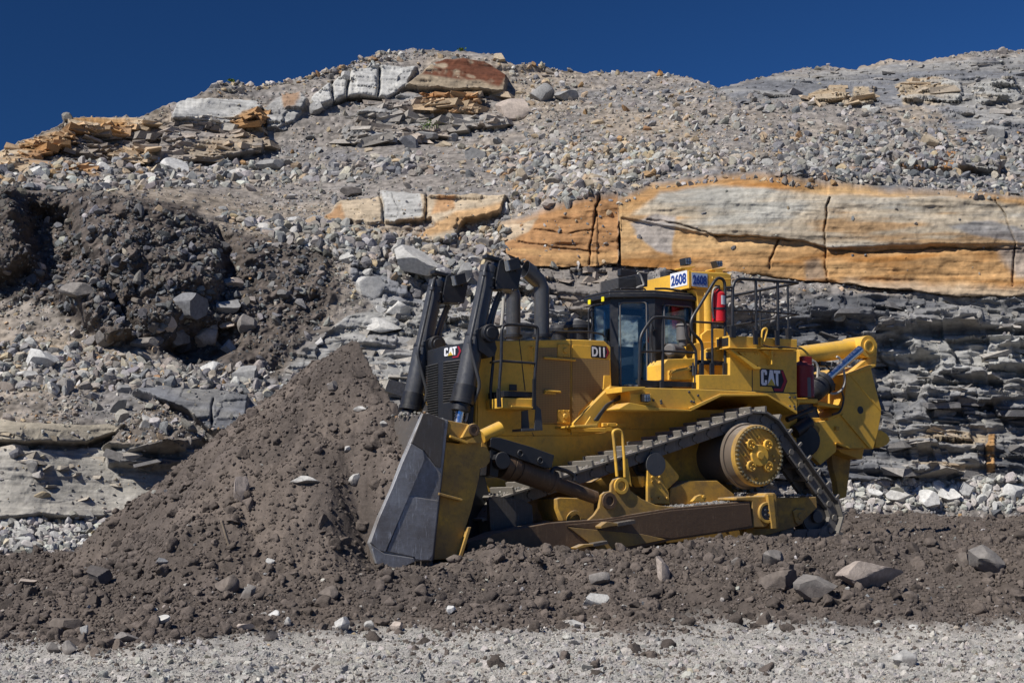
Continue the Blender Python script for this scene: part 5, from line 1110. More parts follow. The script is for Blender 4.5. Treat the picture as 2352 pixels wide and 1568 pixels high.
# one shoe: x along travel, y across, z outward
m = MB(); h = PIT / 2
m.prism([(-h + .006, .0), (h + .03, .0), (h + .045, .03), (h - .02, .038), (-h + .05, .03), (-h + .045, .125), (-h + .004, .125), (-h + .0, .03)], -.355, .355)
for sy in (-1, 1): m.prism([(-h*.85, -.19), (h*.95, -.19), (h*1.15, -.08), (h*.8, -.002), (-h*.8, -.002), (-h*1.0, -.06)], sy * .20 - .045, sy * .20 + .045)
m.cyl((-h * .9, -.27, -.10), (-h * .9, .27, -.10), .055, .055, 12)
for sx in (-.5, .4):
    for sy in (-.2, .2): m.cyl((sx * h * 1.2, sy, .022), (sx * h * 1.2, sy, .05), .026, .022, 6)
proto_me = None
def make_track(v, first=None):
    root = bpy.data.objects.new('track', None); C.objects.link(root); root.parent = DZ; root.location = (0, v, 0)
    return root
tk = make_track(.355)
shoe0 = m.build('track_shoe', [TRACK], tk, bevel=0.004); shoes = [shoe0]
for k in range(NSH):
    o = shoe0 if k == 0 else shoe0.copy()
    if k: C.objects.link(o); o.parent = tk
    a, b = lp((k + .2) * PIT - .02), lp((k + .2) * PIT + .02); t = (b - a) / np.linalg.norm(b - a); c = (a + b) / 2
    # loop runs counter-clockwise in (u,z): outward normal is (t_z, -t_u)
    X_ = Vector((t[0], 0, t[1])); Z_ = Vector((t[1], 0, -t[0])); Y_ = Z_.cross(X_)
    o.matrix_local = Matrix(((X_.x, Y_.x, Z_.x, c[0]), (X_.y, Y_.y, Z_.y, 0), (X_.z, Y_.z, Z_.z, c[1]), (0, 0, 0, 1))); shoes.append(o)
m = MB()
for k in range(25):
    a = 2 * PI * k / 25; d = Vector((math.cos(a), 0, math.sin(a))); q = Vector((-math.sin(a), 0, math.cos(a))); c = Vector((S0[0], 0, S0[1]))
    vs = [c + d * .48 + q * .07, c + d * .62 + q * .045, c + d * .645 + q * .02, c + d * .645 - q * .02, c + d * .62 - q * .045, c + d * .48 - q * .07]
    A = [m.bm.verts.new(p + Vector((0, -.06, 0))) for p in vs]; B = [m.bm.verts.new(p + Vector((0, .06, 0))) for p in vs]; m.face(A); m.face(B[::-1])
    for i in range(6): m.face([A[i], B[i], B[(i + 1) % 6], A[(i + 1) % 6]])
m.ring((S0[0], -.06, S0[1]), (0, 1, 0), .56, .40, .12, 50); spk = m.build('sprocket', TRACK, tk, bevel=0.005)
m = MB()
for c in (RID, FID):
    m.cyl((c[0], -.13, c[1]), (c[0], .13, c[1]), .32, .32, 40); m.ring((c[0], -.15, c[1]), (0, 1, 0), .30, .24, .04, 40); m.cyl((c[0], -.2, c[1]), (c[0], .2, c[1]), .11, .11, 20)
idl = m.build('idler', BLKM, tk, bevel=0.008)
m = MB()
for k in range(7): u = FID[0] + .7 + k * (RID[0] - FID[0] - 1.4) / 6; m.cyl((u, -.2, RID[1] - .22), (u, .2, RID[1] - .22), .16, .16, 24)
rol = m.build('track_roller', BLKM, tk, bevel=0.006)
tk2 = make_track(2.9 + .355)
for src in [s_ for s_ in shoes[1:]] + [spk, idl, rol]:
    o = src.copy(); C.objects.link(o); o.parent = tk2; o.matrix_local = src.matrix_local.copy()
tk['label'] = 'near track of dusty steel shoes'; tk2['label'] = 'far track, mostly hidden behind the machine'
# final drive hub
hc = L3(s4, 905, 672, -.30)
m = MB(); m.cyl(hc + Vector((0, .0, 0)), hc + Vector((0, .06, 0)), .515, .52, 64); m.cyl(hc + Vector((0, -.02, 0)), hc, .50, .515, 64)

hub = m.build('final_drive', YELD, bevel=0.004)
m = MB(); m.cyl(hc + Vector((0, .06, 0)), hc + Vector((0, .24, 0)), .505, .52, 64); m.cyl(hc + Vector((0, .24, 0)), hc + Vector((0, .30, 0)), .545, .56, 64); m.cyl(hc + Vector((0, .30, 0)), hc + Vector((0, 1.2, 0)), .45, .45, 40); m.build('drum', HUBD, hub, bevel=0.004)
m = MB()
for k in range(40):
    a = 2 * PI * k / 40; q = hc + Vector((.465 * math.cos(a), -.02, .465 * math.sin(a))); m.cyl(q, q + Vector((0, -.05, 0)), .026, .021, 8)
m.build('bolt', paint('zinc_bolt', (0.42, 0.35, 0.2), .3, .3, metal=.8, updust=.2), hub, bevel=0)
m = MB(); m.cyl(hc + Vector((0, -.02, 0)), hc + Vector((0, -.065, 0)), .185, .175, 40); m.cyl(hc + Vector((0, -.065, 0)), hc + Vector((0, -.09, 0)), .075, .065, 28)
for k in range(4):
    a = PI / 4 + k * PI / 2; d = Vector((math.cos(a), 0, math.sin(a))); q = hc + d * .255; m.cyl(q + Vector((0, -.02, 0)), q + Vector((0, -.055, 0)), .095, .09, 24); m.ring(q + Vector((0, -.055, 0)), (0, -1, 0), .09, .06, .02, 24)
    for e in (-.025, .025): m.cyl(q + Vector((e, -.05, e)), q + Vector((e, -.085, e)), .018, .016, 8)
for a, r in ((90, .30), (0, .31), (-12, .34), (262, .38), (180, .3)): q = hc + Vector((r * math.cos(math.radians(a)), -.02, r * math.sin(math.radians(a)))); m.cyl(q, q + Vector((0, -.03, 0)), .026, .022, 8)
m.build('hub_cover', YEL, hub, bevel=0.006)

# deck, fender, tank ------------------------------------------------
VD = 0.28
m = MB(); m.pp(c4, [(620,118),(1040,128),(1690,158),(1690,290),(1500,172),(1210,172),(1110,208),(1022,262),(780,246),(620,246)], VD, 3.42)
deck = m.build('fender', YEL, bevel=0.015)
m = MB(); m.pp(c4, [(555,252),(620,215),(770,244),(1022,262),(1015,270),(560,262)], VD - .12, VD + .3); m.pp(c4, [(1000,250),(1200,160),(1500,160),(1690,270),(1690,290),(1500,173),(1210,173),(1022,265)], VD - .035, VD - .001); m.build('fender_lip', YEL, deck, bevel=0.008)
m = MB(); m.pp(c4, [(625,160),(760,160),(760,225),(625,225)], VD - .05, VD); m.pp(c4, [(570,115),(720,115),(720,128),(570,150)], VD - .12, VD + .4); m.build('lamp_mount', YEL, deck, bevel=0.008)
def lamp(f, pts, v0, v1, parent, left=True, name='work_lamp', front=False):
    m = MB(); q = [mp(f(*p), v0) for p in pts]; m.prism(q, v0, v1); o = m.build(name, BLK, parent, bevel=0.01)
    cx = sum(a for a, b in q) / len(q); cz = sum(b for a, b in q) / len(q)
    m = MB(); m.prism([(cx + (a - cx) * .8, cz + (b - cz) * .8) for a, b in q], v0 - .008, v0 + .002); le = m.build('lens', LENS, o, bevel=0)
    m = MB(); us = [a for a, b in q]; zs = [b for a, b in q]
    for i in (1, 2): u = min(us) + (max(us) - min(us)) * i / 3; m.box(u - .004, u + .004, v0 - .012, v0 - .007, cz - (max(zs) - min(zs)) * .36, cz + (max(zs) - min(zs)) * .36)
    m.box(cx - .07, cx + .07, v0 - .0125, v0 - .0075, cz - .004, cz + .004); m.build('lens_rib', BLK, o, bevel=0)
lamp(c4, [(710,160),(750,158),(755,205),(740,212),(712,210)], VD - .16, VD - .05, deck)
m = MB(); bolts(m, c4, [(672,205),(690,212),(818,205),(820,220),(998,148),(1012,208),(1028,212),(1055,170),(1640,182),(1672,182),(1640,240),(1670,240),(1672,258),(770,200)], VD, .022, .02); m.build('bolt', BLKM, deck, bevel=0)
m = MB(); m.pp(c1, [(985,870),(1195,870),(1195,690),(1648,708),(1648,995),(985,968)], VD + .03, 3.35); tank = m.build('tank_housing', YEL, bevel=0.012)
m = MB(); m.pp(c1, [(1345,835),(1349,835),(1349,984),(1345,984)], VD + .025, VD + .03); m.pp(c1, [(985,966),(1648,992),(1648,998),(985,972)], VD + .02, VD + .03); m.build('panel_seam', BLK, tank, bevel=0)
m = MB(); m.pp(c1, [(1195,605),(1650,632),(1650,692),(1195,684)], VD - .05, VD + .35); m.pp(c1, [(1190,684),(1650,694),(1650,704),(1190,692)], VD - .12, VD + .4); m.build('side_beam', YEL, tank, bevel=0.012)
m = MB(); o_ = [mp(c1(*p), VD - .05) for p in [(1195,605),(1195,684)]]; m.box(o_[0][0] - .012, o_[0][0] - .002, VD - .01, VD + .31, o_[1][1] + .03, o_[0][1] - .03); m.build('beam_opening', BLK, tank, bevel=0)
m = MB(); m.pp(c1, [(1195,700),(1212,700),(1385,818),(1405,820),(1405,832),(1360,832)], VD - .10, VD + .03); m.pp(c1, [(1255,715),(1400,720),(1400,830),(1355,830)], VD - .02, VD + .03)
m.pp(c1, [(1478,705),(1486,705),(1486,800),(1478,800)], VD - .10, VD + .03); m.pp(c1, [(1410,705),(1480,705),(1480,760)], VD - .04, VD + .03)
bolts(m, c1, [(1365,728),(1385,728),(1363,815),(1385,815),(1500,736),(1495,822),(1515,822),(1275,738),(1300,732)], VD - .02, .02, .02); m.build('gusset', YEL, tank, bevel=0.006)
a = L3(c1, 1402, 978, VD + .03); b = L3(c1, 1578, 842, VD + .03); cat_logo(a, XS, ZS, b.x - a.x, b.z - a.z, tank)
m = MB(); pipe(m, c1, [(1405,675),(1412,570),(1435,556),(1447,566),(1428,640),(1415,660)], VD - .08, .022, .06); m.build('hook_bracket', YEL, tank, bevel=0)
m = MB(); hose(m, c1, [(1420,670),(1480,685),(1560,683),(1640,692),(1680,695)], VD - .14, .012); m.build('cable', BLK, tank, bevel=0)
# step boxes in front of the tank
m = MB(); m.pp(c1, [(745,905),(745,800),(775,765),(955,758),(955,905)], .62, 1.1); m.pp(c1, [(800,905),(800,840),(945,812),(950,905)], .50, .62); m.build('battery_box', YEL, bevel=0.012)
m = MB(); m.pp(c1, [(955,905),(955,660),(1005,650),(1190,645),(1190,905)], .75, 3.0); m.pp(c1, [(1040,780),(1040,700),(1160,675),(1185,680),(1185,775)], .55, .75); m.build('tank_step', YEL, bevel=0.012)
m = MB()
for i in range(14): m.pp(c1, [(808 + i * 10, 852 - i * 2), (813 + i * 10, 846 - i * 2), (818 + i * 10, 850 - i * 2)], .47, .52)
for i in range(14): m.pp(c1, [(1040 + i * 10, 698 - i * 1.8), (1045 + i * 10, 692 - i * 1.8), (1050 + i * 10, 696 - i * 1.8)], .52, .58)
m.pp(c1, [(805,855),(950,820),(950,832),(805,866)], .46, .56); m.build('step_tread', YEL, bevel=0)
m = MB(); c = L3(c1, 935, 830, .49); m.box(c.x - .03, c.x + .03, c.y - .03, c.y + .02, c.z - .05, c.z + .05); m.cyl(c + Vector((0, -.05, -.12)), c + Vector((0, -.05, .1)), .02, .02, 8)
c = L3(c1, 1052, 740, .54); m.box(c.x - .05, c.x + .05, c.y - .03, c.y + .02, c.z - .06, c.z + .05); m.build('latch', BLKM, bevel=0.004)
# deck support running forward
m = MB(); m.pp(c4, [(268,345),(500,110),(600,118),(620,150),(460,275),(420,355),(390,368),(268,365)], .62, .72); m.pp(c4, [(268,360),(415,352),(420,372),(268,372)], .45, VH); m.pp(c4, [(450,345),(600,345),(600,368),(450,368)], VH - .06, VH)
bolts(m, c4, [(480,356),(540,356),(625,375)], VH - .06, .02, .02)
m.pp(c4, [(330,365),(372,300),(380,365)], .5, .53); m.build('deck_support', YEL, bevel=0.01)
m = MB()
for k in range(3): hose(m, c4, [(395 + 9 * k, 330), (440 + 9 * k, 270 - 4 * k), (480 + 12 * k, 225 - 4 * k), (560, 190 - 10 * k)], .56, .02)
m.build('hose', BLK, bevel=0)

m = MB(); m.pp(c4, [(268,345),(500,150),(620,200),(640,300),(700,480),(700,620),(560,640),(420,560),(268,560)], VH + .02, VF - .02); m.pp(c4, [(600,255),(1300,262),(1500,172),(1690,280),(1690,600),(1300,700),(600,480)], VH + .03, VF - .03); m.build('rear_frame', YEL, bevel=0.012)
# cab ------------------------------------------------
VC = 1.08; VCF = 2.62
uD = mp(c1(690, 600), VC)[0]; uR = mp(c1(962, 600), VC)[0]; uF = mp(c1(396, 600), 1.52)[0]; uN = mp(c1(290, 600), 2.15)[0]
zR = mp(c1(690, 300), VC)[1]; zB = mp(c1(690, 968), VC)[1]; zH = mp(c1(690, 345), VC)[1]
plan_ = [(uN, 2.15), (uF, 1.52), (uD, VC), (uR, VC), (uR, VCF), (uD, VCF), (uF, 2.18)]
plan_[0] = (uF - .02, 2.18); plan_ = [(uF, 1.52), (uD, VC), (uR, VC), (uR, VCF), (uD, VCF), (uF, 2.18)]
def frame_wall(m, p0, p1, z0, z1, rects, th=.06):
    """wall from p0 to p1 (plan) with window openings given as fractions (a0,a1,b0,b1)"""
    p0 = Vector((*p0, 0)); p1 = Vector((*p1, 0)); d = p1 - p0; W_ = d.length; x = d / W_; n = Vector((x.y, -x.x, 0)); g = []
    xs = sorted({0, 1} | {r[0] for r in rects} | {r[1] for r in rects}); zs = sorted({0, 1} | {r[2] for r in rects} | {r[3] for r in rects})
    for i in range(len(xs) - 1):
        for j in range(len(zs) - 1):
            cx, cz = (xs[i] + xs[i + 1]) / 2, (zs[j] + zs[j + 1]) / 2
            if any(r[0] < cx < r[1] and r[2] < cz < r[3] for r in rects): continue
            pts = [(xs[i], zs[j]), (xs[i + 1], zs[j]), (xs[i + 1], zs[j + 1]), (xs[i], zs[j + 1])]
            a = [m.bm.verts.new(p0 + x * W_ * q[0] + Vector((0, 0, z0 + (z1 - z0) * q[1]))) for q in pts]; b = [m.bm.verts.new(v_.co - n * th) for v_ in a]
            m.face(a); m.face(b[::-1])
            for k in range(4): m.face([a[k], b[k], b[(k + 1) % 4], a[(k + 1) % 4]])
    for r in rects:
        a = p0 + x * W_ * r[0] - n * .02 + Vector((0, 0, z0 + (z1 - z0) * r[2])); g.append((a, x, W_ * (r[1] - r[0]), (z1 - z0) * (r[3] - r[2])))
    return g
m = MB(); gl = []
gl += frame_wall(m, plan_[0], plan_[1], zB, zR, [(.16, .85, .035, .88)])           # door, turned outwards
gl += frame_wall(m, plan_[1], plan_[2], zB, zR, [(.18, .94, .46, .86)])            # side window behind the door
gl += frame_wall(m, plan_[2], plan_[3], zB, zR, [(.12, .88, .45, .85)])
gl += frame_wall(m, plan_[3], plan_[4], zB, zR, [(.10, .90, .45, .86)])
gl += frame_wall(m, plan_[4], plan_[5], zB, zR, [(.15, .85, .10, .88)])
gl += frame_wall(m, plan_[5], plan_[0], zB, zR, [(.08, .92, .30, .88)])
cab = m.build('cab', BLK, bevel=0, label='black cab with tinted windows')
m = MB(); pr = [(uF - .10, 1.44), (uD - .03, VC - .06), (uR + .02, VC - .06), (uR + .02, VCF + .06), (uD - .03, VCF + .06), (uF - .10, 2.26)]
m.plan(pr, zH - .02, zR - .05); m.plan([(a * .985 + .015 * uD, b * .94 + .06 * 1.85) for a, b in pr], zR - .05, zR); m.plan(pr, zB - .06, zB + .02); m.build('cab_roof', BLK, cab, bevel=0.02)
m = MB()
for a, x, w_, h_ in gl:
    n = Vector((x.y, -x.x, 0)); q = [a, a + x * w_, a + x * w_ + Vector((0, 0, h_)), a + Vector((0, 0, h_))]; A = [m.bm.verts.new(p) for p in q]; B = [m.bm.verts.new(p - n * .008) for p in q]
    m.face(A); m.face(B[::-1])
    for k in range(4): m.face([A[k], B[k], B[(k + 1) % 4], A[(k + 1) % 4]])
m.build('window_glass', GLASS, cab, bevel=0)
m = MB()
for a, x, w_, h_ in gl[:2]:
    n = Vector((x.y, -x.x, 0)); o_ = a + n * .035; e = .03
    m.tube(bend([o_ + x * e, o_ + x * (w_ - e), o_ + x * (w_ - e) + Vector((0, 0, h_)), o_ + x * e + Vector((0, 0, h_)), o_ + x * e, o_ + x * (e + .02)], .07), .014, 8)
m.build('window_seal', GREY, cab, bevel=0)
m = MB(); x = (Vector((*plan_[1], 0)) - Vector((*plan_[0], 0))).normalized(); n = Vector((x.y, -x.x, 0)); o_ = Vector((*plan_[1], 0)) - x * .06 + n * .03
m.tube(bend([o_ + Vector((0, 0, zB + .35)), o_ + n * .06 + Vector((0, 0, zB + .4)), o_ + n * .06 + Vector((0, 0, zB + 1.0)), o_ + Vector((0, 0, zB + 1.05))], .03), .014, 8)
m.box(o_.x - .03, o_.x + .03, o_.y - .03, o_.y + .01, zB + 1.0, zB + 1.25); m.build('door_handle', BLKM, cab, bevel=0)
m = MB()
for fx in (.15, .80): p = Vector((*plan_[0], 0)).lerp(Vector((*plan_[5], 0)), fx) + Vector((-.105, 0, zR - .15)); m.box(p.x - .012, p.x, p.y - .04, p.y + .04, p.z - .03, p.z + .05)
m.build('reflector', YREF, cab, bevel=0)
m = MB(); m.box(uF - .13, uF + .05, 1.5, 2.2, zB - .1, zB + .75); m.pp(c1, [(380,640),(445,800),(445,985),(402,985)], 1.3, 1.5); m.build('cab_front_panel', BLK, cab, bevel=0.01)
# inside: seat, console, wheel column
m = MB(); uc = (uD + uF) / 2 + .35; m.box(uc - .15, uc + .35, 1.6, 2.1, zB + .45, zB + .62); m.box(uc + .28, uc + .42, 1.6, 2.1, zB + .6, zB + 1.35); m.box(uc + .3, uc + .4, 1.7, 2.0, zB + 1.36, zB + 1.55); m.box(uc - .2, uc + .3, 1.38, 1.55, zB + .2, zB + .85); m.box(uc - .2, uc + .3, 2.15, 2.32, zB + .2, zB + .85); m.build('seat', SEAT, cab, bevel=0.04)
m = MB(); m.tube(spline([(uc + .36, 1.62, zB + 1.3), (uc + .2, 1.60, zB + .95), (uc + .25, 1.62, zB + .65)]), .025); m.build('seat_belt', RED, cab, bevel=0)
# equipment on the roof
m = MB(); m.pp(c1, [(440,215),(590,192),(590,282),(440,290)], 1.75, 2.3)
ac = m.build('air_conditioner', BLKM, bevel=0.008, label='finned cooler on the cab roof')
m = MB()
for i in range(9): z0 = mp(c1(440, 285 - i * 8), 1.75)[1]; u0 = mp(c1(436, 285), 1.75)[0]; u1 = mp(c1(596, 285), 1.75)[0]; m.box(u0, u1, 1.72, 2.33, z0, z0 + .008)
m.build('cooling_fin', GREY, ac, bevel=0)
m = MB(); m.pp(c1, [(455,155),(640,185),(640,275),(560,275),(455,200)], 2.35, 2.45); m.pp(c1, [(590,185),(640,190),(640,275),(590,275)], 1.6, 2.35); m.build('cooler_housing', BLK, ac, bevel=0.008)
m = MB(); hose(m, c1, [(572,185),(590,200),(605,235),(612,265),(585,275),(565,285)], 1.55, .018); m.build('cable', HOSEW, ac, bevel=0)
m = MB(); pipe(m, c1, [(460,300),(455,290),(620,290),(625,300)], 1.0, .014, .03); pipe(m, c1, [(690,290,1.2),(760,288,1.2),(940,315,1.2),(960,330,1.2)], 1.2, .02); m.build('roof_rail', BLK, ac, bevel=0)
m = MB(); c = L3(c1, 768, 180, 2.2); m.cyl(c + Vector((0, 0, -.1)), c, .12, .12, 20); m.cyl(c, c + Vector((0, 0, .04)), .12, .06, 20); m.build('antenna_dome', BLK, ac, bevel=0.004)

# rollover canopy ------------------------------------------------
VR = 0.98; VRF = VR + 1.75
m = MB(); m.pp(c1, [(918,168),(1180,182),(1208,196),(1208,275),(1185,292),(975,292),(932,272)], VR, VRF)
rops = m.build('canopy', YEL, bevel=0.03, label='yellow rollover canopy over the cab')
m = MB(); m.pp(c1, [(945,292),(1185,292),(1100,330),(1085,380),(1085,650),(1190,650),(1190,700),(1000,700),(985,640),(985,430),(970,340)], VR + .02, VR + .40); u_, z_ = mp(c1(1060, 500), VR)
m.cyl((u_ - .02, VR + .06, z_ - .8), (u_ - .02, VR + .06, mp(c1(1060, 320), VR)[1]), .10, .10, 24)
m.pp(c1, [(985,640),(985,430),(970,340),(1085,380),(1085,650)], VRF - .4, VRF - .02); m.build('canopy_post', YEL, rops, bevel=0.02)
m = MB(); m.pp(c1, [(1005,600),(1040,570),(1100,558),(1170,565),(1188,600),(1188,650),(1005,650)], VR - .06, VR + .0); m.build('post_foot', YEL, rops, bevel=0.01)
u_, z_ = mp(c1(918, 180), VR); a = L3(c1, 938, 272, VR); b = L3(c1, 1042, 190, VR)
m = MB(); m.box(a.x, b.x, VR - .006, VR - .001, a.z, b.z); n1_ = m.build('number_plate', BLUEW, rops, bevel=0)
put_text('lettering', '2608', BLUE, a + Vector((.02, -.007, .035)), XS, ZS, b.x - a.x - .04, b.z - a.z - .07, n1_, 0.035)
uf = mp(c1(925, 215), VR)[0] - .0; m = MB()
uf = min(mp(c1(918, 168), VR)[0], mp(c1(932, 272), VR)[0]); zf0 = a.z + .02; zf1 = b.z + .04
m.box(uf - .012, uf - .006, VR + .04, VR + .54, zf0, zf1); n2_ = m.build('number_plate', WHITE, rops, bevel=0)
put_text('lettering', '2608', BLUE, Vector((uf - .013, VR + .51, zf0 + .035)), (0, -1, 0), ZS, .45, zf1 - zf0 - .07, n2_, 0.035)
m = MB(); m.box(uf - .006, uf + .04, VR, VRF, zf0 - .06, mp(c1(918, 168), VR)[1] - .003); m.build('canopy_front', YEL, rops, bevel=0.006)
for (x0, y0, vv) in ((910, 132, VR + .25), (1118, 142, VR + .25)):
    m = MB(); m.pp(c1, [(x0-45,y0+15),(x0+50,y0+5),(x0+52,y0+12),(x0+25,y0+22),(x0+35,y0+42),(x0-15,y0+42),(x0-20,y0+24),(x0-45,y0+22)], vv - .08, vv + .12); lm = m.build('lamp_mount', YEL, rops, bevel=0.006)
    lamp(c1, [(x0-22,y0-50),(x0+22,y0-55),(x0+28,y0-15),(x0+20,y0-3),(x0-16,y0-3)] if x0 < 1000 else [(x0-20,y0-42),(x0+28,y0-42),(x0+30,y0-5),(x0-5,y0+5)], vv - .06, vv + .10, lm, name='work_light')
m = MB(); pipe(m, c1, [(1078,208),(1078,225),(1100,225)], VR - .04, .014, .02); pipe(m, c1, [(1120,225),(1200,225)], VR - .03, .012); m.build('canopy_hook', YEL, rops, bevel=0)

# hand rails ------------------------------------------------
m = MB(); V1 = .42
pipe(m, c1, [(582,940),(590,610),(640,530),(680,482),(735,482),(880,496),(898,540),(900,620),(962,690),(968,760),(958,1020)], V1, .026, .12)
pipe(m, c1, [(590,715),(760,712),(965,722)], V1, .02); pipe(m, c1, [(742,484),(740,1015)], V1, .026)
m.pp(c1, [(578,905),(985,922),(985,955),(578,948)], V1 + .03, V1 + .05); m.pp(c1, [(728,905),(752,905),(752,1018),(730,1018)], V1 - .04, V1 + .0); m.pp(c1, [(946,922),(968,922),(966,1028),(946,1028)], V1 - .04, V1)
m.build('hand_rail', BLK, bevel=0.003, label='black pipe railing beside the cab door')
m = MB()
pipe(m, c1, [(1008,880),(1010,670),(990,630),(945,590),(933,560),(932,500),(1000,390),(1090,240),(1115,215),(1150,225),(1162,260),(1163,880)], V1, .027, .12)
pipe(m, c1, [(935,512),(1078,520),(1163,528)], V1, .02); pipe(m, c1, [(1075,520),(1078,880)], V1, .022)
m.pp(c1, [(980,770),(1185,780),(1185,808),(980,800)], V1 + .03, V1 + .05)
for x_ in (1008, 1078, 1166): m.pp(c1, [(x_-13,790),(x_+13,790),(x_+13,885),(x_-13,880)], V1 - .05, V1 - .01)
m.build('hand_rail', BLK, bevel=0.003, label='black pipe railing beside the fire extinguisher')
V2 = VD - .08; VE = V2 + 2.55; m = MB()
cu, cz = mp(c1(1655, 250), V2); cu2, cz2 = mp(c1(1660, 463), V2)
pipe(m, c1, [(1212,615),(1215,262),(1245,222),(1370,228),(1655,250)], V2, .028, .1); pipe(m, c1, [(1215,440),(1370,440),(1660,463)], V2, .018)
m.tube([(cu, V2, cz), (cu, VE, cz)], .028); m.tube([(cu2, V2, cz2), (cu2, VE, cz2)], .018)
m.tube(bend([(cu, VE, cz), (cu - 2.2, VE, cz - .02), (cu - 2.25, VE, cz - 1.2)], .1), .026)
for x_, y0, y1, b0 in ((1370,228,665,570), (1517,240,672,570)):
    m.tube([L3(c1, x_, y0, V2), L3(c1, x_ + 4, y1, V2)], .026); m.pp(c1, [(x_-12,b0),(x_+14,b0),(x_+16,y1),(x_-8,y1)], V2 - .05, V2 - .01)
zf = mp(c1(1585, 600), V2)[1]
for k in (.28, 1.05, 2.1): m.tube([(cu, V2 + k, cz), (cu, V2 + k, zf - .1)], .022); m.box(cu - .04, cu + .04, V2 + k - .04, V2 + k + .04, zf - .15, zf + .15)
c = L3(c1, 1214, 600, V2); m.box(c.x - .05, c.x + .05, V2 - .03, V2 + .03, c.z - .05, c.z + .15)
pipe(m, c1, [(1165,285),(1215,280)], V2, .02); m.build('hand_rail', BLK, bevel=0.002, label='black pipe railing round the rear deck')
# extinguisher and small fittings
c = L3(c1, 1121, 515, .50); h_ = mp(c1(1121, 325), .50)[1] - c.z
m = MB(); m.cyl(c, c + Vector((0, 0, h_)), .12, .12, 28); m.cyl(c + Vector((0, 0, h_)), c + Vector((0, 0, h_ + .08)), .12, .035, 28); fe = m.build('fire_extinguisher', RED, bevel=0.01)
m = MB(); n_ = 10
A = [m.bm.verts.new(c + Vector((.1225 * math.sin(t), -.1225 * math.cos(t), zz))) for zz in (h_ * .6, h_ * .92) for t in np.linspace(-.3, .95, n_)]
for i in range(n_ - 1): m.face([A[i], A[i + 1], A[n_ + i + 1], A[n_ + i]])
m.build('paper_label', WHITE, fe, bevel=0)
m = MB(); m.cyl(c + Vector((0, 0, h_ + .07)), c + Vector((0, 0, h_ + .14)), .03, .03, 12); m.box(c.x - .07, c.x + .02, c.y - .015, c.y + .015, c.z + h_ + .12, c.z + h_ + .15); m.ring(c + Vector((0, 0, h_ * .42)), (0, 0, 1), .13, .121, .035); m.build('valve', BLK, fe, bevel=0)
m = MB(); m.tube(spline([c + Vector((-.03, 0, h_ + .12)), c + Vector((-.13, -.02, h_ + .05)), c + Vector((-.16, -.03, h_ * .6)), c + Vector((-.13, -.02, h_ * .1))]), .016); m.build('hose', HOSEW, fe, bevel=0)
m = MB(); c = L3(c1, 878, 640, .85); m.cyl(c, c + Vector((0, 0, .25)), .115, .11, 24); m.cyl(c + Vector((0, 0, .25)), c + Vector((0, 0, .29)), .13, .10, 24); m.cyl(c + Vector((0, 0, -.10)), c, .07, .08, 20)
c = L3(c1, 790, 708, .8); m.cyl(c + Vector((-.08, -.1, 0)), c + Vector((.3, .1, .0)), .11, .11, 24); m.cyl(c + Vector((-.1, -.112, 0)), c + Vector((-.08, -.1, 0)), .08, .11, 24); m.cyl(c + Vector((0, 0, -.2)), c, .03, .06, 12); m.build('fuel_filter', GREY, bevel=0.006)
m = MB(); c = L3(c1, 690, 520, .95); m.box(c.x - .03, c.x + .03, c.y - .03, c.y + .02, c.z - .12, c.z + .14); hose(m, c1, [(668,530),(662,600),(668,680),(690,760),(688,812),(676,800)], .95, .014); m.build('door_light', BLK, bevel=0)

# ripper ------------------------------------------------
VP = 1.0; VPF = 2.7
m = MB(); m.pp(s3, [(680,440),(885,365),(915,500),(985,770),(985,830),(955,1000),(910,1160),(860,1150),(680,1155),(575,1100),(560,1100),(555,1185),(405,1312),(290,1195),(335,1150),(345,1090),(318,1000),(306,960),(315,925),(350,905),(480,880),(560,850),(612,810),(640,700)], VP, VP + .12)
rp = m.build('ripper', YEL, bevel=0.012)
m = MB(); m.pp(s3, [(680,440),(885,365),(915,500),(985,770),(985,830),(955,1000),(910,1160),(680,1155),(575,1100),(430,1000),(480,880),(600,830)], VPF - .12, VPF); m.build('ripper_plate', YEL, rp, bevel=0.012)
m = MB(); m.pp(s3, [(655,450),(690,445),(660,700),(620,815),(560,850),(480,885),(480,860),(560,825),(600,790),(635,690)], VP - .02, VPF)
m.pp(s3, [(640,445),(690,432),(900,350),(935,350),(935,372),(690,455)], VP - .04, VPF - .2); m.pp(s3, [(925,140),(950,150),(940,355),(905,330),(915,300)], VP + .3, VP + .36); m.pp(s3, [(700,420),(880,270),(935,270),(930,350)], VP + .1, VP + .25)
m.pp(s3, [(650,455),(690,450),(860,700),(905,1150),(640,1120),(500,1000),(480,885),(610,830)], VP + .3, VPF - .3); m.build('ripper_beam', YEL, rp, bevel=0.012)
m = MB(); m.pp(s3, [(605,838),(625,818),(905,1135),(905,1160),(870,1150)], VP - .035, VP - .002); m.pp(s3, [(680,445),(700,440),(985,775),(985,800)], VP - .012, VP - .001); m.pp(s3, [(560,1098),(690,1140),(690,1158),(560,1112)], VP - .05, VP - .002); m.build('ripper_rib', YEL, rp, bevel=0.008)
m = MB(); c = L3(s3, 785, 786, VP); m.cyl(c + Vector((0, .0, 0)), c + Vector((0, -.004, 0)), .072, .072, 24); m.build('ripper_hole', BLK, rp, bevel=0)
m = MB(); c = L3(s3, 358, 975, VP); m.ring(c, (0, -1, 0), .085, .06, .02); m.cyl(c, c + Vector((0, -.012, 0)), .06, .06, 20); c = L3(s3, 548, 965, VP); m.box(c.x - .03, c.x + .05, VP - .05, VP, c.z - .03, c.z + .04); m.build('pivot_pin', YELD, rp, bevel=0.004)
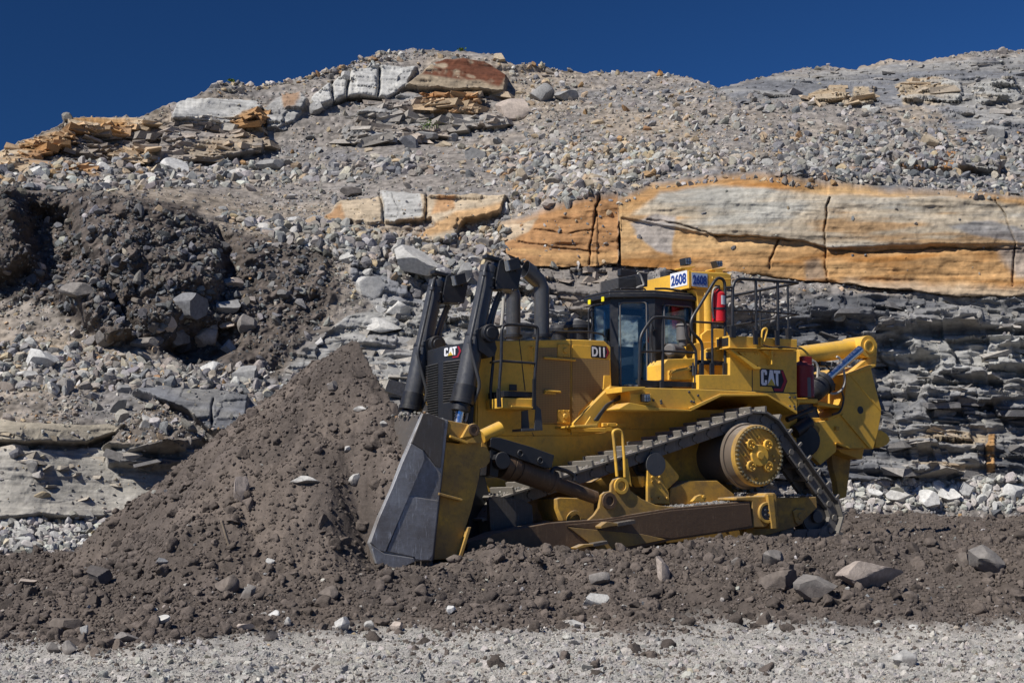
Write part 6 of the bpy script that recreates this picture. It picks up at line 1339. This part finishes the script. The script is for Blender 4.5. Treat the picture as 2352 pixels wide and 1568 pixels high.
m = MB(); m.pp(s3, [(940,975),(990,980),(1040,1010),(1068,1050),(1068,1090),(1040,1120),(985,1145),(930,1145)], VP + .2, VP + .5); m.build('tow_lug', YEL, rp, bevel=0.02)
m = MB(); m.pp(s3, [(570,1160),(825,1150),(802,1258),(760,1250),(600,1195)], VP + .3, VP + .95); m.build('shank_pocket', YEL, rp, bevel=0.012)
m = MB(); m.pp(s3, [(505,1170),(700,1230),(690,1330),(655,1620),(580,1640),(560,1480),(520,1330)], VP + .62, VP + .78); m.build('ripper_shank', YELD, rp, bevel=0.02)
def pcyl(m, f, a, b, v, r, r2=None, n=28): m.cyl(L3(f, a[0], a[1], v), L3(f, b[0], b[1], v), r, r2, n)
m = MB(); pcyl(m, s3, (150,275), (765,188), VP + .35, .175); rc = m.build('ripper_cylinder', YEL, bevel=0.006)
m = MB(); pcyl(m, s3, (735,192), (750,190), VP + .35, .185); m.build('cylinder_band', YEL, rc, bevel=0.003)
m = MB(); pcyl(m, s3, (765,188), (830,182), VP + .35, .11); m.build('cylinder_rod', BLKM, rc, bevel=0)
c = L3(s3, 868, 180, VP + .05); m = MB(); m.cyl(c, c + Vector((0, .6, 0)), .21, .21, 32); m.ring(c, (0, -1, 0), .13, .085, .03); m.cyl(c, c + Vector((0, -.015, 0)), .085, .085, 20); m.pp(s3, [(870,130),(930,135),(950,165),(930,235),(900,300),(860,240)], VP + .15, VP + .35); m.build('cylinder_knuckle', YEL, rc, bevel=0.008)
m = MB(); pcyl(m, s3, (450,500), (785,205), VP - .05, .075); tr_ = m.build('tilt_rod', CHROME, rp, bevel=0)
m = MB(); A = L3(s3, 335, 615, VP - .05); B = L3(s3, 440, 525, VP - .05); d = (B - A).normalized(); m.cyl(A, B, .19, .19, 32); m.cyl(A - d * .10, A, .13, .19, 32); m.cyl(B - d * .06, B + d * .04, .215, .215, 32); m.cyl(B + d * .04, B + d * .08, .17, .11, 32); m.build('cylinder_boot', BLK, tr_, bevel=0.008)
m = MB()
for k in ([(240,345),(290,310),(340,320),(375,380),(375,480)], [(300,330),(350,325),(385,390),(405,490)], [(560,275),(590,300),(625,400),(635,520),(600,600),(530,630),(470,610)]): hose(m, s3, k, VP - .08, .022)
m.build('hose', HOSEW, rp, bevel=0)
m = MB()
for k in ([(600,590),(625,690),(590,800),(520,830)], [(450,350),(500,400),(520,330),(570,380)], [(420,380),(390,420),(400,470)]): hose(m, s3, k, VP - .06, .018)
m.box(*(lambda a, b: (a.x, b.x, VP, VP + .2, b.z, a.z))(L3(s3, 410, 320, VP), L3(s3, 560, 370, VP))); m.build('hose', BLK, rp, bevel=0)
m = MB(); m.pp(s3, [(380,700),(600,745),(590,770),(380,745)], VP + .02, VP + .5); m.pp(s3, [(285,440),(640,445),(640,460),(300,475)], VP + .3, VP + .9); m.pp(s3, [(490,540),(500,540),(500,740),(490,740)], VP + .25, VP + .3); m.pp(s3, [(250,860),(480,860),(480,890),(300,915)], VP + .1, VP + .6); m.build('ripper_bracket', YEL, rp, bevel=0.01)
m = MB(); m.pp(s3, [(505,530),(550,530),(545,600),(500,600)], VP + .2, VP + .24); m.build('slot', BLK, rp, bevel=0)
m = MB(); m.pp(s3, [(183,675),(380,680),(380,720),(205,718),(190,760)], VP - .5, VP + .8); m.build('rear_shelf', YEL, bevel=0.01)
m = MB(); m.pp(s3, [(190,720),(360,720),(400,860),(300,930),(310,1180),(120,900)], VP + .15, VPF); pcyl(m, s3, (80,880), (330,770), VP - .1, .05); pcyl(m, s3, (150,1000), (300,900), VP + .02, .12); m.cyl(L3(s3, 240, 1080, VP), L3(s3, 240, 1080, VP + .3), .3, .3, 30); m.build('rear_axle_case', BLK, bevel=0.015)
c = L3(s3, 232, 665, .55); zt = mp(s3(232, 370), .55)[1]; m = MB(); m.cyl(c, Vector((c.x, c.y, zt)), .21, .21, 28); m.cyl(Vector((c.x, c.y, zt)), Vector((c.x, c.y, zt + .09)), .21, .06, 28); m.box(c.x - .02, c.x + .2, c.y - .05, c.y + .05, zt, zt + .18); sp = m.build('suppression_tank', DRED, bevel=0.01)
c = L3(s3, 275, 665, .42); zt = mp(s3(275, 480), .42)[1]; m = MB(); m.cyl(c, Vector((c.x, c.y, zt)), .085, .085, 24); m.cyl(Vector((c.x, c.y, zt)), Vector((c.x, c.y, zt + .08)), .085, .03, 24); m.build('gas_bottle', GREY, sp, bevel=0.006)

# dirt lying on the machine
pts = []
def dirt_line(a, b, v0, v1, n):
    for _ in range(n): t = random.random(); v = random.uniform(v0, v1); u, z = mp((a[0] + (b[0]-a[0]) * t, a[1] + (b[1]-a[1]) * t), v0); pts.append((u, v, z))
dirt_line((1545, 1166), (1722, 1150), VA0 + .05, VA1, 320); dirt_line((1725, 1138), (1870, 1138), -.2, .3, 120); dirt_line((960, 946), (1030, 966), VB + .1, VB + 3, 300); dirt_line((1440, 1178), (1540, 1168), VA0 + .05, VA1, 90)
for k in range(NSH):
    mt = shoes[1 + k].matrix_local
    if mt.to_3x3() @ Vector((0, 0, 1)) @ Vector((0, 0, 1)) > .7:
        for _ in range(20): q = mt @ Vector((random.uniform(-.1, .14), random.uniform(-.3, .3), .035)); pts.append((q.x, q.y + .355, q.z))
pts = np.array(pts); n_ = len(pts)
do = scatter('loose_dirt', pts, RS.uniform(.012, .05, n_), palette(n_, [4, 1, 3, 1, 2, 0.1, 0.1, 3]) * .8, CLOD_S, M_SOIL); do.parent = DZ; tag(do, kind='stuff')
